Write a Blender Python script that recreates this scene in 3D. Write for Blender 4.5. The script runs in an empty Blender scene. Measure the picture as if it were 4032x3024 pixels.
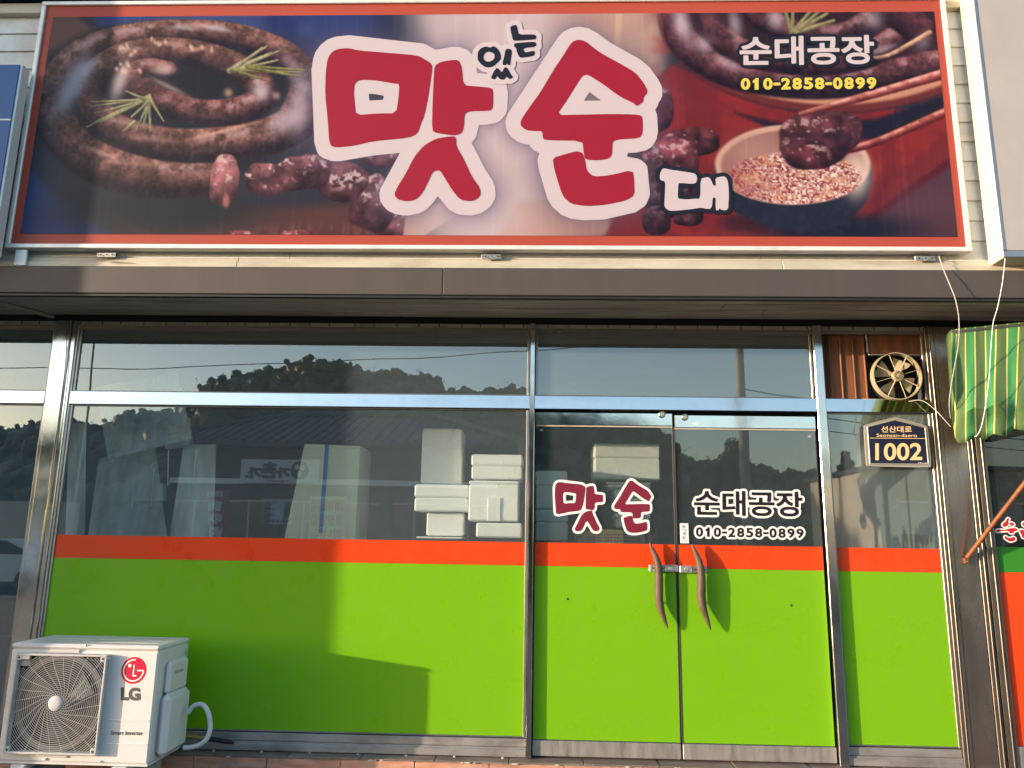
import bpy, bmesh, math, random
import numpy as np
from mathutils import Vector, Matrix
import mathutils.geometry as mgeo
random.seed(7)
S = bpy.context.scene
COL = S.collection
R = math.radians
# ---------------------------------------------------------------- camera
CAMZ = 1.5
CF, CPITCH, CYAW, CROLL = 3032.06, 0.19935536, -0.03335483, 0.01610597
_F = Vector((math.sin(CYAW)*math.cos(CPITCH), math.cos(CYAW)*math.cos(CPITCH), math.sin(CPITCH)))
_Rt = Vector((math.cos(CYAW), -math.sin(CYAW), 0)); _Up = _Rt.cross(_F)
_R2 = math.cos(CROLL)*_Rt + math.sin(CROLL)*_Up
_U2 = -math.sin(CROLL)*_Rt + math.cos(CROLL)*_Up
cam = bpy.data.cameras.new('camera'); camo = bpy.data.objects.new('camera', cam); COL.objects.link(camo)
cam.sensor_width = 36.0; cam.lens = CF/4032*36.0; cam.clip_start = 0.05; cam.clip_end = 500
M = Matrix((( _R2.x, _U2.x, -_F.x, 0), (_R2.y, _U2.y, -_F.y, -5.2), (_R2.z, _U2.z, -_F.z, CAMZ), (0, 0, 0, 1)))
camo.matrix_world = M
S.camera = camo
# ---------------------------------------------------------------- sky, sun, exposure
SUN = Vector((-2.52, -1.0, 0.31)).normalized()
elev = math.asin(SUN.z); rot = math.atan2(SUN.x, SUN.y)
world = bpy.data.worlds.new('World'); S.world = world; world.use_nodes = True
nt = world.node_tree
sky = nt.nodes.new('ShaderNodeTexSky'); sky.sky_type = 'NISHITA'; sky.sun_disc = False
sky.sun_elevation = elev; sky.sun_rotation = rot % (2*math.pi)
sky.air_density = 1.0; sky.dust_density = 1.4; sky.ozone_density = 1.7
nt.links.new(sky.outputs[0], nt.nodes['Background'].inputs[0])
nt.nodes['Background'].inputs[1].default_value = 0.15
sl = bpy.data.lights.new('sun', 'SUN'); sl.energy = 2.05; sl.angle = R(0.55); sl.color = (1.0, 0.79, 0.58)
so = bpy.data.objects.new('sun', sl); COL.objects.link(so)
so.rotation_mode = 'QUATERNION'; so.rotation_quaternion = SUN.to_track_quat('Z', 'Y'); so.location = (-8, -8, 8)
S.view_settings.view_transform = 'Standard'; S.view_settings.look = 'None'
S.view_settings.gamma = 1.0; S.view_settings.use_curve_mapping = False
S.view_settings.exposure = 2.05
S.cycles.max_bounces = 8; S.cycles.transparent_max_bounces = 16
# ---------------------------------------------------------------- helpers taking points from image pixels
def W(px, py, y):
    """point of the plane at depth y that the image pixel (of 4032 x 3024) lies on"""
    d = _F + _R2*((px-2016)/CF) + _U2*((1512-py)/CF)
    d = d*((y+5.2)/d.y)
    return Vector((d.x, y, d.z+CAMZ))
def MR(px, py, Y):
    """a thing seen mirrored in the shop glass, Y metres out in front of the shop"""
    p = W(px, py, Y); return Vector((p.x, -p.y, p.z))
def zf(ox, oy, s):
    return lambda x, y: (ox+x*s, oy+y*s)
Z1 = zf(0, 0, .6076); Z2 = zf(1200, 0, .6727); Z3 = zf(2544, 0, .6727); Z4 = zf(0, 1000, .6076)
Z5 = zf(2000, 1500, .6076); ZA = zf(1200, 1200, .6076); ZC = zf(3000, 1200, .46655); ZX = zf(0, 2400, .45208)
ZP = zf(3360, 1600, .18083); ZI = zf(1800, 0, .21097); ZD = zf(2544, 560, .22604); ZH = zf(2500, 2050, .27119)
ZR = zf(3632, 900, .6024); ZN = zf(3780, 1950, .18077)
def s2l(c):
    c = np.asarray(c, float)/255.0
    return np.where(c <= .04045, c/12.92, ((c+.055)/1.055)**2.4)
# ---------------------------------------------------------------- object helpers
def tag(o, label=None, cat=None, group=None, kind=None):
    if label: o['label'] = label
    if cat: o['category'] = cat
    if group: o['group'] = group
    if kind: o['kind'] = kind
    return o
def empty(name, loc, label, cat, group=None):
    o = bpy.data.objects.new(name, None); COL.objects.link(o); o.location = loc; o.empty_display_size = .1
    return tag(o, label, cat, group)
def wpos(o):
    p = Vector((0, 0, 0))
    while o is not None: p = p+o.location; o = o.parent
    return p
def link(name, me, mat, parent=None):
    o = bpy.data.objects.new(name, me); COL.objects.link(o)
    if mat is not None and len(me.materials) == 0: me.materials.append(mat)
    if parent is not None:
        o.parent = parent
        o.location = -wpos(parent)
    return o
def link_at(name, me, parent, loc):
    """shared mesh data put at a world place"""
    o = bpy.data.objects.new(name, me); COL.objects.link(o); o.parent = parent
    o.location = Vector(loc)-wpos(parent)
    return o
class MB:
    def __init__(s): s.v = []; s.f = []
    def add(s, vs, fs):
        n = len(s.v); s.v += [tuple(v) for v in vs]; s.f += [tuple(i+n for i in f) for f in fs]; return s
    def box(s, x0, x1, y0, y1, z0, z1, b=0.0):
        if x0 > x1: x0, x1 = x1, x0
        if y0 > y1: y0, y1 = y1, y0
        if z0 > z1: z0, z1 = z1, z0
        if b <= 0:
            s.add([(x0,y0,z0),(x1,y0,z0),(x1,y1,z0),(x0,y1,z0),(x0,y0,z1),(x1,y0,z1),(x1,y1,z1),(x0,y1,z1)],
                  [(0,3,2,1),(4,5,6,7),(0,1,5,4),(1,2,6,5),(2,3,7,6),(3,0,4,7)])
        else:
            b = min(b, (x1-x0)*.45, (y1-y0)*.45, (z1-z0)*.45)
            bm = bmesh.new(); bmesh.ops.create_cube(bm, size=1)
            for v in bm.verts:
                v.co = Vector(((x0+x1)/2+v.co.x*(x1-x0), (y0+y1)/2+v.co.y*(y1-y0), (z0+z1)/2+v.co.z*(z1-z0)))
            bmesh.ops.bevel(bm, geom=bm.edges[:], offset=b, segments=1, affect='EDGES', profile=.7)
            bm.verts.index_update()
            s.add([v.co[:] for v in bm.verts], [[v.index for v in f.verts] for f in bm.faces]); bm.free()
        return s
    def tube(s, pts, r, n=8, cap=True, flat=1.0):
        pts = [Vector(p) for p in pts]; m = len(pts)
        rs = r if hasattr(r, '__len__') else [r]*m
        vs = []; fs = []; a = None
        for i, p in enumerate(pts):
            t = (pts[min(i+1, m-1)]-pts[max(i-1, 0)]).normalized()
            if a is None:
                a = t.cross(Vector((0, 0, 1)))
                if a.length < .1: a = t.cross(Vector((1, 0, 0)))
                a.normalize()
            a = (a-t*a.dot(t)).normalized(); c = t.cross(a)
            for k in range(n):
                th = 2*math.pi*k/n
                vs.append(p+a*(rs[i]*math.cos(th))+c*(rs[i]*flat*math.sin(th)))
        for i in range(m-1):
            for k in range(n):
                k2 = (k+1) % n
                fs.append((i*n+k, i*n+k2, (i+1)*n+k2, (i+1)*n+k))
        if cap: fs.append(tuple(range(n-1, -1, -1))); fs.append(tuple((m-1)*n+k for k in range(n)))
        return s.add(vs, fs)
    def lathe_y(s, c, prof, n=24):
        """revolve (radius, y) pairs round an axis along y through (cx, cz)"""
        vs = []; fs = []
        for (r, y) in prof:
            for k in range(n):
                th = 2*math.pi*k/n; vs.append((c[0]+r*math.cos(th), y, c[1]+r*math.sin(th)))
        for i in range(len(prof)-1):
            for k in range(n):
                k2 = (k+1) % n; fs.append((i*n+k, i*n+k2, (i+1)*n+k2, (i+1)*n+k))
        fs.append(tuple(range(n))); fs.append(tuple((len(prof)-1)*n+k for k in range(n-1, -1, -1)))
        return s.add(vs, fs)
    def prism(s, poly, y0, y1):
        """closed outline of (x, z) extruded along y"""
        n = len(poly)
        vs = [(p[0], y0, p[1]) for p in poly]+[(p[0], y1, p[1]) for p in poly]
        fs = [tuple(range(n)), tuple(range(2*n-1, n-1, -1))]+[(i, (i+1) % n, n+(i+1) % n, n+i) for i in range(n)]
        return s.add(vs, fs)
    def prism_x(s, poly, x0, x1):
        n = len(poly)
        vs = [(x0, p[0], p[1]) for p in poly]+[(x1, p[0], p[1]) for p in poly]
        fs = [tuple(range(n)), tuple(range(2*n-1, n-1, -1))]+[(i, (i+1) % n, n+(i+1) % n, n+i) for i in range(n)]
        return s.add(vs, fs)
    def mesh(s, name, mat=None, smooth=False, fix=True):
        me = bpy.data.meshes.new(name); me.from_pydata(s.v, [], s.f); me.update()
        if fix:
            bm = bmesh.new(); bm.from_mesh(me); bmesh.ops.recalc_face_normals(bm, faces=bm.faces[:]); bm.to_mesh(me); bm.free()
        if mat is not None: me.materials.append(mat)
        if smooth:
            for p in me.polygons: p.use_smooth = True
            try: me.set_sharp_from_angle(angle=R(38))
            except Exception: pass
        return me
    def obj(s, name, mat, parent=None, smooth=False, fix=True):
        return link(name, s.mesh(name, mat, smooth, fix), mat, parent)
def bez(pts, n=8):
    """Catmull-Rom through points"""
    P = [Vector(p) for p in pts]; P = [P[0]*2-P[1]]+P+[P[-1]*2-P[-2]]; out = []
    for i in range(1, len(P)-2):
        for k in range(n):
            t = k/n; a, b, c, d = P[i-1], P[i], P[i+1], P[i+2]
            out.append(.5*((2*b)+(c-a)*t+(2*a-5*b+4*c-d)*t*t+(3*b-a-3*c+d)*t**3))
    out.append(P[-2]); return out
# ---------------------------------------------------------------- materials
def mat(name, col, rough=.6, metal=0.0, spec=.5, var=.08, vscale=3.0, bump=0.0, bscale=60.0, stretch=None, coat=0.0,
        dirt=None, dscale=2.0, damt=.5, rvar=0.0, aniso=None):
    m = bpy.data.materials.new(name); m.use_nodes = True; t = m.node_tree; b = t.nodes['Principled BSDF']
    b.inputs['Roughness'].default_value = rough; b.inputs['Metallic'].default_value = metal
    b.inputs['Specular IOR Level'].default_value = spec; b.inputs['Coat Weight'].default_value = coat
    tc = t.nodes.new('ShaderNodeTexCoord'); mp = t.nodes.new('ShaderNodeMapping')
    geo = t.nodes.new('ShaderNodeNewGeometry')
    t.links.new(geo.outputs['Position'], mp.inputs[0])
    if stretch: mp.inputs['Scale'].default_value = stretch
    nz = t.nodes.new('ShaderNodeTexNoise'); nz.inputs['Scale'].default_value = vscale; nz.inputs['Detail'].default_value = 6
    t.links.new(mp.outputs[0], nz.inputs[0])
    rp = t.nodes.new('ShaderNodeMapRange'); rp.inputs[1].default_value = .3; rp.inputs[2].default_value = .7
    rp.inputs[3].default_value = 1-var; rp.inputs[4].default_value = 1+var
    t.links.new(nz.outputs[0], rp.inputs[0])
    mx = t.nodes.new('ShaderNodeVectorMath'); mx.operation = 'SCALE'; mx.inputs[0].default_value = col[:3]
    t.links.new(rp.outputs[0], mx.inputs['Scale']); out = mx.outputs[0]
    if dirt is not None:
        n2 = t.nodes.new('ShaderNodeTexNoise'); n2.inputs['Scale'].default_value = dscale; n2.inputs['Detail'].default_value = 9
        n2.inputs['Roughness'].default_value = .65
        t.links.new(mp.outputs[0], n2.inputs[0])
        r2 = t.nodes.new('ShaderNodeMapRange'); r2.inputs[1].default_value = .48; r2.inputs[2].default_value = .72
        r2.inputs[3].default_value = 0; r2.inputs[4].default_value = damt; t.links.new(n2.outputs[0], r2.inputs[0])
        mm = t.nodes.new('ShaderNodeMix'); mm.data_type = 'RGBA'
        t.links.new(r2.outputs[0], mm.inputs[0]); t.links.new(out, mm.inputs[6]); mm.inputs[7].default_value = (*dirt[:3], 1)
        out = mm.outputs[2]
    t.links.new(out, b.inputs['Base Color'])
    if rvar:
        r3 = t.nodes.new('ShaderNodeMapRange'); r3.inputs[1].default_value = .3; r3.inputs[2].default_value = .7
        r3.inputs[3].default_value = max(.02, rough-rvar); r3.inputs[4].default_value = rough+rvar
        n3 = t.nodes.new('ShaderNodeTexNoise'); n3.inputs['Scale'].default_value = 4.5; n3.inputs['Detail'].default_value = 8
        t.links.new(mp.outputs[0], n3.inputs[0]); t.links.new(n3.outputs[0], r3.inputs[0]); t.links.new(r3.outputs[0], b.inputs['Roughness'])
    if bump:
        n4 = t.nodes.new('ShaderNodeTexNoise'); n4.inputs['Scale'].default_value = bscale; n4.inputs['Detail'].default_value = 4
        t.links.new(mp.outputs[0], n4.inputs[0])
        bp = t.nodes.new('ShaderNodeBump'); bp.inputs['Strength'].default_value = bump; bp.inputs['Distance'].default_value = .01
        t.links.new(n4.outputs[0], bp.inputs['Height']); t.links.new(bp.outputs[0], b.inputs['Normal'])
    return m
def glass(name, tint, base=.05, ior=1.9, rough=0.0, wav=.02, dust_haze=.05):
    m = bpy.data.materials.new(name); m.use_nodes = True; t = m.node_tree
    t.nodes.remove(t.nodes['Principled BSDF']); out = t.nodes['Material Output']
    tr = t.nodes.new('ShaderNodeBsdfTransparent'); tr.inputs[0].default_value = (*tint, 1)
    gl = t.nodes.new('ShaderNodeBsdfGlossy'); gl.inputs['Roughness'].default_value = rough; gl.inputs[0].default_value = (1, .975, .95, 1)
    fr = t.nodes.new('ShaderNodeFresnel'); fr.inputs[0].default_value = ior
    ad = t.nodes.new('ShaderNodeMath'); ad.operation = 'ADD'; ad.use_clamp = True; ad.inputs[1].default_value = base
    t.links.new(fr.outputs[0], ad.inputs[0])
    geo = t.nodes.new('ShaderNodeNewGeometry'); nz = t.nodes.new('ShaderNodeTexNoise'); nz.inputs['Scale'].default_value = 1.3; nz.inputs['Detail'].default_value = 1
    t.links.new(geo.outputs['Position'], nz.inputs[0])
    bp = t.nodes.new('ShaderNodeBump'); bp.inputs['Strength'].default_value = wav; bp.inputs['Distance'].default_value = .05
    t.links.new(nz.outputs[0], bp.inputs['Height']); t.links.new(bp.outputs[0], gl.inputs['Normal'])
    bf = t.nodes.new('ShaderNodeMath'); bf.operation = 'SUBTRACT'; bf.inputs[0].default_value = 1; t.links.new(geo.outputs['Backfacing'], bf.inputs[1])
    ml = t.nodes.new('ShaderNodeMath'); ml.operation = 'MULTIPLY'; t.links.new(ad.outputs[0], ml.inputs[0]); t.links.new(bf.outputs[0], ml.inputs[1])
    mx = t.nodes.new('ShaderNodeMixShader'); t.links.new(ml.outputs[0], mx.inputs[0]); t.links.new(tr.outputs[0], mx.inputs[1]); t.links.new(gl.outputs[0], mx.inputs[2])
    # dusty film on the pane, tinted bluish to stand in for window haze
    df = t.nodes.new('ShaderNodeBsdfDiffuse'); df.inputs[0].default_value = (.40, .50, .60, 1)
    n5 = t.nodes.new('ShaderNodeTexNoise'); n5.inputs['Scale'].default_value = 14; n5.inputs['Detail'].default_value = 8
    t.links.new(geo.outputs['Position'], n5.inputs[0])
    r5 = t.nodes.new('ShaderNodeMapRange'); r5.inputs[1].default_value = .35; r5.inputs[2].default_value = .8; r5.inputs[3].default_value = dust_haze*.75; r5.inputs[4].default_value = dust_haze
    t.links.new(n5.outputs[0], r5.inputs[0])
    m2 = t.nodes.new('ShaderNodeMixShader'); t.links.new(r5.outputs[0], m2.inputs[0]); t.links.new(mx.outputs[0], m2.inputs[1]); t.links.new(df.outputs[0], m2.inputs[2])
    t.links.new(m2.outputs[0], out.inputs[0])
    return m
STEEL = mat('stainless_steel', (.66, .63, .62), .13, 1.0, var=.04, vscale=2, bump=.035, bscale=7, rvar=.07, dirt=(.34, .31, .28), dscale=3.0, damt=.35)
STEELH = mat('polished_steel', (.72, .69, .68), .07, 1.0, var=.03, vscale=2, bump=.05, bscale=5, rvar=.04, dirt=(.4, .37, .34), dscale=4, damt=.25)
ALU = mat('anodised_aluminium', (.36, .35, .34), .34, .85, var=.08, vscale=5, bump=.03, bscale=40, dirt=(.2, .18, .16), dscale=5, damt=.5, rvar=.08)
PILS = mat('hazy_pilaster_steel', (.40, .33, .285), .24, .9, var=.10, vscale=3, bump=.05, bscale=6, rvar=.1, dirt=(.14, .10, .08), dscale=3, damt=.6, stretch=(2, 1, .5))
WARMSTRIP = mat('warm_reflection_strip', (.20, .17, .145), .36, .75, var=.1, dirt=(.1, .08, .07), dscale=5, damt=.4)  # brown base colour stands in for warm reflections on the metal strips
ALUW = mat('white_aluminium', (.74, .73, .70), .38, .25, var=.05, vscale=3, dirt=(.38, .33, .26), dscale=3.5, damt=.4, stretch=(1, 1, 1))
SILL = mat('worn_sill_aluminium', (.40, .38, .37), .42, .55, var=.15, vscale=4, dirt=(.17, .15, .13), dscale=3.5, damt=.7, bump=.05, bscale=50, rvar=.1, stretch=(1, 1, 2.5))
DOORRAIL = mat('worn_steel_rail', (.42, .39, .37), .42, .55, var=.14, vscale=7, dirt=(.14, .125, .115), dscale=5, damt=.7, rvar=.1, stretch=(3, 1, .6))
FASCIA = mat('brown_grey_metal', (.066, .057, .054), .6, 0, spec=.4, var=.07, vscale=1.6, dirt=(.10, .09, .08), dscale=3, damt=.22, bump=.02, bscale=2, stretch=(2.2, 1, .6))
SOFFIT = mat('soffit_board', (.36, .34, .31), .6, 0, var=.14, vscale=3, dirt=(.12, .10, .085), dscale=2.2, damt=.8, stretch=(.5, 3, 1))
DARKM = mat('dark_shade_metal', (.02, .02, .022), .5, .2, var=.2)
SIDING = mat('white_siding', (.72, .74, .74), .55, 0, var=.08, vscale=2, dirt=(.30, .27, .22), dscale=2.5, damt=.5, bump=.02, bscale=30, stretch=(1, 1, 1))
TRIM = mat('cream_trim', (.52, .48, .40), .5, .1, var=.10, vscale=2.5, dirt=(.28, .19, .11), dscale=3.0, damt=.6, stretch=(.8, 1, 3))
TAPE = mat('white_tape', (.45, .45, .43), .6, var=.1, dirt=(.15, .14, .13), dscale=6, damt=.6)
GREEN = mat('lime_green_film', tuple(s2l((112, 170, 18))), .30, 0, spec=.4, var=.02, vscale=1.0, bump=.005, bscale=9, rvar=.05, dirt=(.24, .22, .15), dscale=9, damt=.045)
ORANGE = mat('orange_film', tuple(s2l((224, 66, 22))), .30, 0, spec=.4, var=.025, vscale=1.5, bump=.005, bscale=9, rvar=.05, dirt=(.30, .22, .15), dscale=9, damt=.045)
GREEN2 = mat('deep_green_film', tuple(s2l((48, 128, 34))), .35, 0, spec=.4, var=.03)
ORANGE2 = mat('red_orange_film', tuple(s2l((226, 68, 22))), .35, 0, spec=.4, var=.03)
GLASS = glass('window_glass', (.94, .97, .96), .15, 1.6, dust_haze=.085)
GLASSD = glass('door_glass', (.86, .91, .89), .10, 1.55)
TILE = mat('red_brown_stone_tile', tuple(s2l((190, 136, 112))), .55, 0, var=.30, vscale=14, dirt=(.45, .36, .30), dscale=9, damt=.7, bump=.3, bscale=50, stretch=(.5, 1, 2.2))
TILETOP = mat('dusty_tile_top', (.17, .13, .11), .7, 0, var=.2, vscale=8, dirt=(.3, .26, .22), dscale=7, damt=.6, bump=.2, bscale=60)
GROUT = mat('mortar', (.38, .36, .33), .9, 0, var=.2, vscale=20, bump=.3, bscale=80)
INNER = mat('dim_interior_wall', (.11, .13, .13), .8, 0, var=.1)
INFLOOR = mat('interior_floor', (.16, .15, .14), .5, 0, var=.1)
FOAM = mat('styrofoam', (.90, .90, .88), .75, 0, spec=.3, var=.03, vscale=6, bump=.15, bscale=140, dirt=(.6, .6, .57), dscale=3, damt=.35)
PLASTICW = mat('ac_white_enamel', (.66, .635, .62), .38, 0, spec=.5, var=.025, vscale=3, dirt=(.50, .47, .42), dscale=4, damt=.25)
PLASTICG = mat('fan_guard_plastic', (.50, .49, .48), .45, 0, var=.03)
BLACKP = mat('black_plastic', (.015, .015, .017), .45, 0, var=.1)
VWHITE = mat('white_vinyl', (.80, .79, .78), .45, 0, spec=.4, var=.02)
WOODP = mat('reddish_plywood', tuple(s2l((118, 74, 46))), .55, 0, var=.35, vscale=6, dirt=(.10, .045, .02), dscale=5, damt=.8, bump=.08, bscale=20, stretch=(6, 1, .8))
RUST = mat('rusty_brown_pipe', tuple(s2l((120, 72, 42))), .6, .2, var=.25, vscale=20, dirt=(.10, .045, .025), dscale=18, damt=.7, bump=.15, bscale=60)
FANP = mat('dusty_fan_plastic', tuple(s2l((172, 160, 134))), .5, 0, var=.12, vscale=10, dirt=(.25, .19, .12), dscale=14, damt=.6)
HORN = mat('carved_driftwood', tuple(s2l((88, 70, 54))), .6, 0, var=.35, vscale=16, dirt=(.07, .045, .03), dscale=9, damt=.85, bump=.35, bscale=40, stretch=(3.2, 3.2, .55))
CHROME = mat('lock_chrome', (.68, .67, .66), .32, .8, var=.06, rvar=.05)
BRASS = mat('key_cylinder_brass', (.50, .40, .24), .3, 1.0, var=.1)
CABLE = mat('grey_cable_sheath', (.42, .41, .39), .5, 0, var=.1)
NAVY = mat('plate_navy', tuple(s2l((32, 36, 62))), .35, 0, var=.04)
PLATEC = mat('plate_reflective_letters', tuple(s2l((235, 205, 155))), .4, 0, var=.03)
PLATEF = mat('plate_frame_metal', (.52, .48, .42), .35, .5, var=.05)
ASPH = mat('asphalt', (.05, .05, .052), .85, 0, var=.2, vscale=40, bump=.3, bscale=200)
PAVE = mat('dark_paving', (.075, .072, .07), .85, 0, var=.15, vscale=2, bump=.15, bscale=90, dirt=(.07, .07, .07), dscale=1.2, damt=.5)
CONC = mat('concrete_paving', (.27, .26, .245), .8, 0, var=.12, vscale=3, bump=.15, bscale=90, dirt=(.16, .15, .14), dscale=1.2, damt=.5)
LEAFD = mat('dark_foliage', (.045, .062, .028), .65, 0, var=.45, vscale=.6)
LEAFM = mat('green_foliage', (.05, .075, .03), .6, 0, var=.45, vscale=1.2)
BARK = mat('bark', (.10, .075, .055), .9, 0, var=.2, vscale=8)
HILLM = mat('hill_undergrowth', (.04, .05, .025), .9, 0, var=.3, vscale=.5)
# ---------------------------------------------------------------- flat shapes: outlines, growing, filling, text
def sdf(loops, X, Y):
    """signed distance (inside negative, even-odd) of 2D loops"""
    P = np.stack([X.ravel(), Y.ravel()], 1); A = np.concatenate([np.asarray(l, float) for l in loops])
    B = np.concatenate([np.roll(np.asarray(l, float), -1, 0) for l in loops])
    best = np.full(len(P), 1e9); ins = np.zeros(len(P), bool)
    for a, b in zip(A, B):
        d = b-a; L = d@d
        if L < 1e-18: continue
        t = np.clip(((P-a)@d)/L, 0, 1); q = P-a-t[:, None]*d
        best = np.minimum(best, (q*q).sum(1))
        c = (a[1] > P[:, 1]) != (b[1] > P[:, 1])
        if c.any():
            xi = a[0]+(P[:, 1]-a[1])*d[0]/(d[1] if d[1] != 0 else 1e-12)
            ins ^= c & (P[:, 0] < xi)
    r = np.sqrt(best); r[ins] *= -1
    return r.reshape(X.shape)
def march(G, xs, ys):
    """iso contours of G at 0 as closed loops"""
    ny, nx = G.shape; seg = {}
    s = G < 0
    code = s[:-1, :-1]*1+s[:-1, 1:]*2+s[1:, 1:]*4+s[1:, :-1]*8
    jj, ii = np.nonzero((code > 0) & (code < 15))
    T = {1: [(3, 0)], 2: [(0, 1)], 3: [(3, 1)], 4: [(1, 2)], 5: [(3, 2), (1, 0)], 6: [(0, 2)], 7: [(3, 2)], 8: [(2, 3)],
         9: [(2, 0)], 10: [(0, 3), (2, 1)], 11: [(2, 1)], 12: [(1, 3)], 13: [(1, 0)], 14: [(0, 3)]}
    pt = {}
    def key(j, i, e):
        return (j, i, 0) if e == 0 else (j, i+1, 1) if e == 1 else (j+1, i, 0) if e == 2 else (j, i, 1)
    def pos(k):
        j, i, o = k
        if o == 0: a, b = G[j, i], G[j, i+1]; t = a/(a-b); return (xs[i]+t*(xs[i+1]-xs[i]), ys[j])
        a, b = G[j, i], G[j+1, i]; t = a/(a-b); return (xs[i], ys[j]+t*(ys[j+1]-ys[j]))
    for j, i in zip(jj, ii):
        for a, b in T[int(code[j, i])]: seg[key(j, i, a)] = key(j, i, b)
    loops = []
    while seg:
        k0, k = seg.popitem(); L = [pos(k0)]
        while k != k0 and k in seg: L.append(pos(k)); k = seg.pop(k)
        if len(L) > 5: loops.append(L)
    return loops
def simp(L, tol):
    """drop nearly collinear points"""
    out = [L[0]]
    for i in range(1, len(L)-1):
        a = out[-1]; b = L[i]; c = L[i+1]
        dx, dy = c[0]-a[0], c[1]-a[1]; n = math.hypot(dx, dy) or 1e-9
        if abs((b[0]-a[0])*dy-(b[1]-a[1])*dx)/n > tol: out.append(b)
    out.append(L[-1]); return out
def grow(loops, r, n=260):
    A = np.concatenate([np.asarray(l, float) for l in loops]); lo = A.min(0)-abs(r)*1.3-.002; hi = A.max(0)+abs(r)*1.3+.002
    h = max((hi-lo).max()/n, 1e-5)
    xs = np.arange(lo[0], hi[0]+h, h); ys = np.arange(lo[1], hi[1]+h, h); X, Y = np.meshgrid(xs, ys)
    L = march(sdf(loops, X, Y)-r, xs, ys)
    return [simp(l, h*.12) for l in L]
def smooth_loop(L, it=1):
    for _ in range(it):
        n = len(L); o = []
        for i in range(n):
            a, b = L[i], L[(i+1) % n]
            o.append((a[0]*.8+b[0]*.2, a[1]*.8+b[1]*.2)); o.append((a[0]*.2+b[0]*.8, a[1]*.2+b[1]*.8))
        L = o
    return L
def flat(name, loops, y, m, parent, face=-1):
    """filled flat print lying in the plane at depth y; loops hold (x, z)"""
    vs = []; ed = []
    for l in loops:
        n = len(vs); vs += [Vector(p[:2]) for p in l]; ed += [(n+i, n+(i+1) % len(l)) for i in range(len(l))]
    r = mgeo.delaunay_2d_cdt(vs, ed, [], 1, 1e-7)
    V = np.array([v[:] for v in r[0]]); F = [f for f in r[2]]
    if not F: return None
    C = np.array([V[list(f)].mean(0) for f in F]); ins = np.zeros(len(F), bool)
    for l in loops:
        a = np.asarray(l, float); b = np.roll(a, -1, 0)
        for p, q in zip(a, b):
            c = (p[1] > C[:, 1]) != (q[1] > C[:, 1])
            if c.any(): ins ^= c & (C[:, 0] < p[0]+(C[:, 1]-p[1])*(q[0]-p[0])/((q[1]-p[1]) or 1e-12))
    F = [(f if face < 0 else f[::-1]) for f, k in zip(F, ins) if k]
    mb = MB(); mb.v = [(p[0], y, p[1]) for p in V]; mb.f = F
    return mb.obj(name, m, parent, fix=False)
_tc = {}
def text_loops(s, space=1.0):
    """outlines of a line of text in the built-in font, bounding box scaled to 0..1 x 0..1"""
    if (s, space) in _tc: return _tc[(s, space)]
    cu = bpy.data.curves.new('t', 'FONT'); cu.body = s; cu.space_character = space; cu.resolution_u = 5
    o = bpy.data.objects.new('t', cu); COL.objects.link(o); bpy.context.view_layer.update()
    ev = o.evaluated_get(bpy.context.evaluated_depsgraph_get()); me = ev.to_mesh()
    bm = bmesh.new(); bm.from_mesh(me); bmesh.ops.remove_doubles(bm, verts=bm.verts[:], dist=1e-5)
    nx = {}
    for e in bm.edges:
        if len(e.link_faces) == 1:
            l = e.link_loops[0]; nx.setdefault(l.vert.index, []).append(l.link_loop_next.vert.index)
    co = [v.co.xy[:] for v in bm.verts]; loops = []
    while nx:
        k0 = next(iter(nx)); k = k0; L = []
        while k in nx:
            L.append(co[k]); t = nx[k].pop()
            if not nx[k]: del nx[k]
            k = t
            if k == k0: break
        if len(L) > 2: loops.append(L)
    bm.free(); ev.to_mesh_clear(); bpy.data.objects.remove(o); bpy.data.curves.remove(cu)
    A = np.concatenate([np.array(l) for l in loops]); lo = A.min(0); hi = A.max(0)
    asp = (hi[0]-lo[0])/(hi[1]-lo[1])
    r = [[((p[0]-lo[0])/(hi[0]-lo[0]), (p[1]-lo[1])/(hi[1]-lo[1])) for p in l] for l in loops]
    _tc[(s, space)] = (r, asp); return r, asp
def text_in(s, tl, tr, bl, y, space=1.0):
    """text fitted to the box whose top left, top right and bottom left photo points are given, on plane y"""
    a, b, c = W(*tl, y), W(*tr, y), W(*bl, y)
    r, _ = text_loops(s, space)
    ex = ((b.x-a.x), (b.z-a.z)); ey = ((a.x-c.x), (a.z-c.z))
    return [[(c.x+ex[0]*u+ey[0]*v, c.z+ex[1]*u+ey[1]*v) for u, v in l] for l in r]
def text_cells(s, tl, tr, bl, y, wdt=.70, dash=.60):
    """condensed characters set one by one in equal cells"""
    a, b, c = W(*tl, y), W(*tr, y), W(*bl, y); ws = [dash if ch == '-' else 1.0 for ch in s]; T = sum(ws); out = []; u0 = 0
    for ch, w in zip(s, ws):
        r, asp = text_loops(ch) if ch != '1' else ([[(.34, 0), (.64, 0), (.64, 1), (.42, 1), (.36, .86), (.10, .80), (.10, .66), (.34, .70)]], 1); cw = w*(wdt if ch != '-' else .80); ins = (w-cw)/2
        for l in r:
            o = []
            for u, v in l:
                if ch == '-': v = .40+.14*v
                U = (u0+ins+u*cw)/T; o.append((c.x+(b.x-a.x)*U+(a.x-c.x)*v, c.z+(b.z-a.z)*U+(a.z-c.z)*v))
            out.append(o)
        u0 += w
    return out
def trace(zfun, pts, y, sm=1):
    l = [W(*zfun(*p), y) for p in pts]
    return smooth_loop([(p.x, p.z) for p in l], sm)
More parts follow.
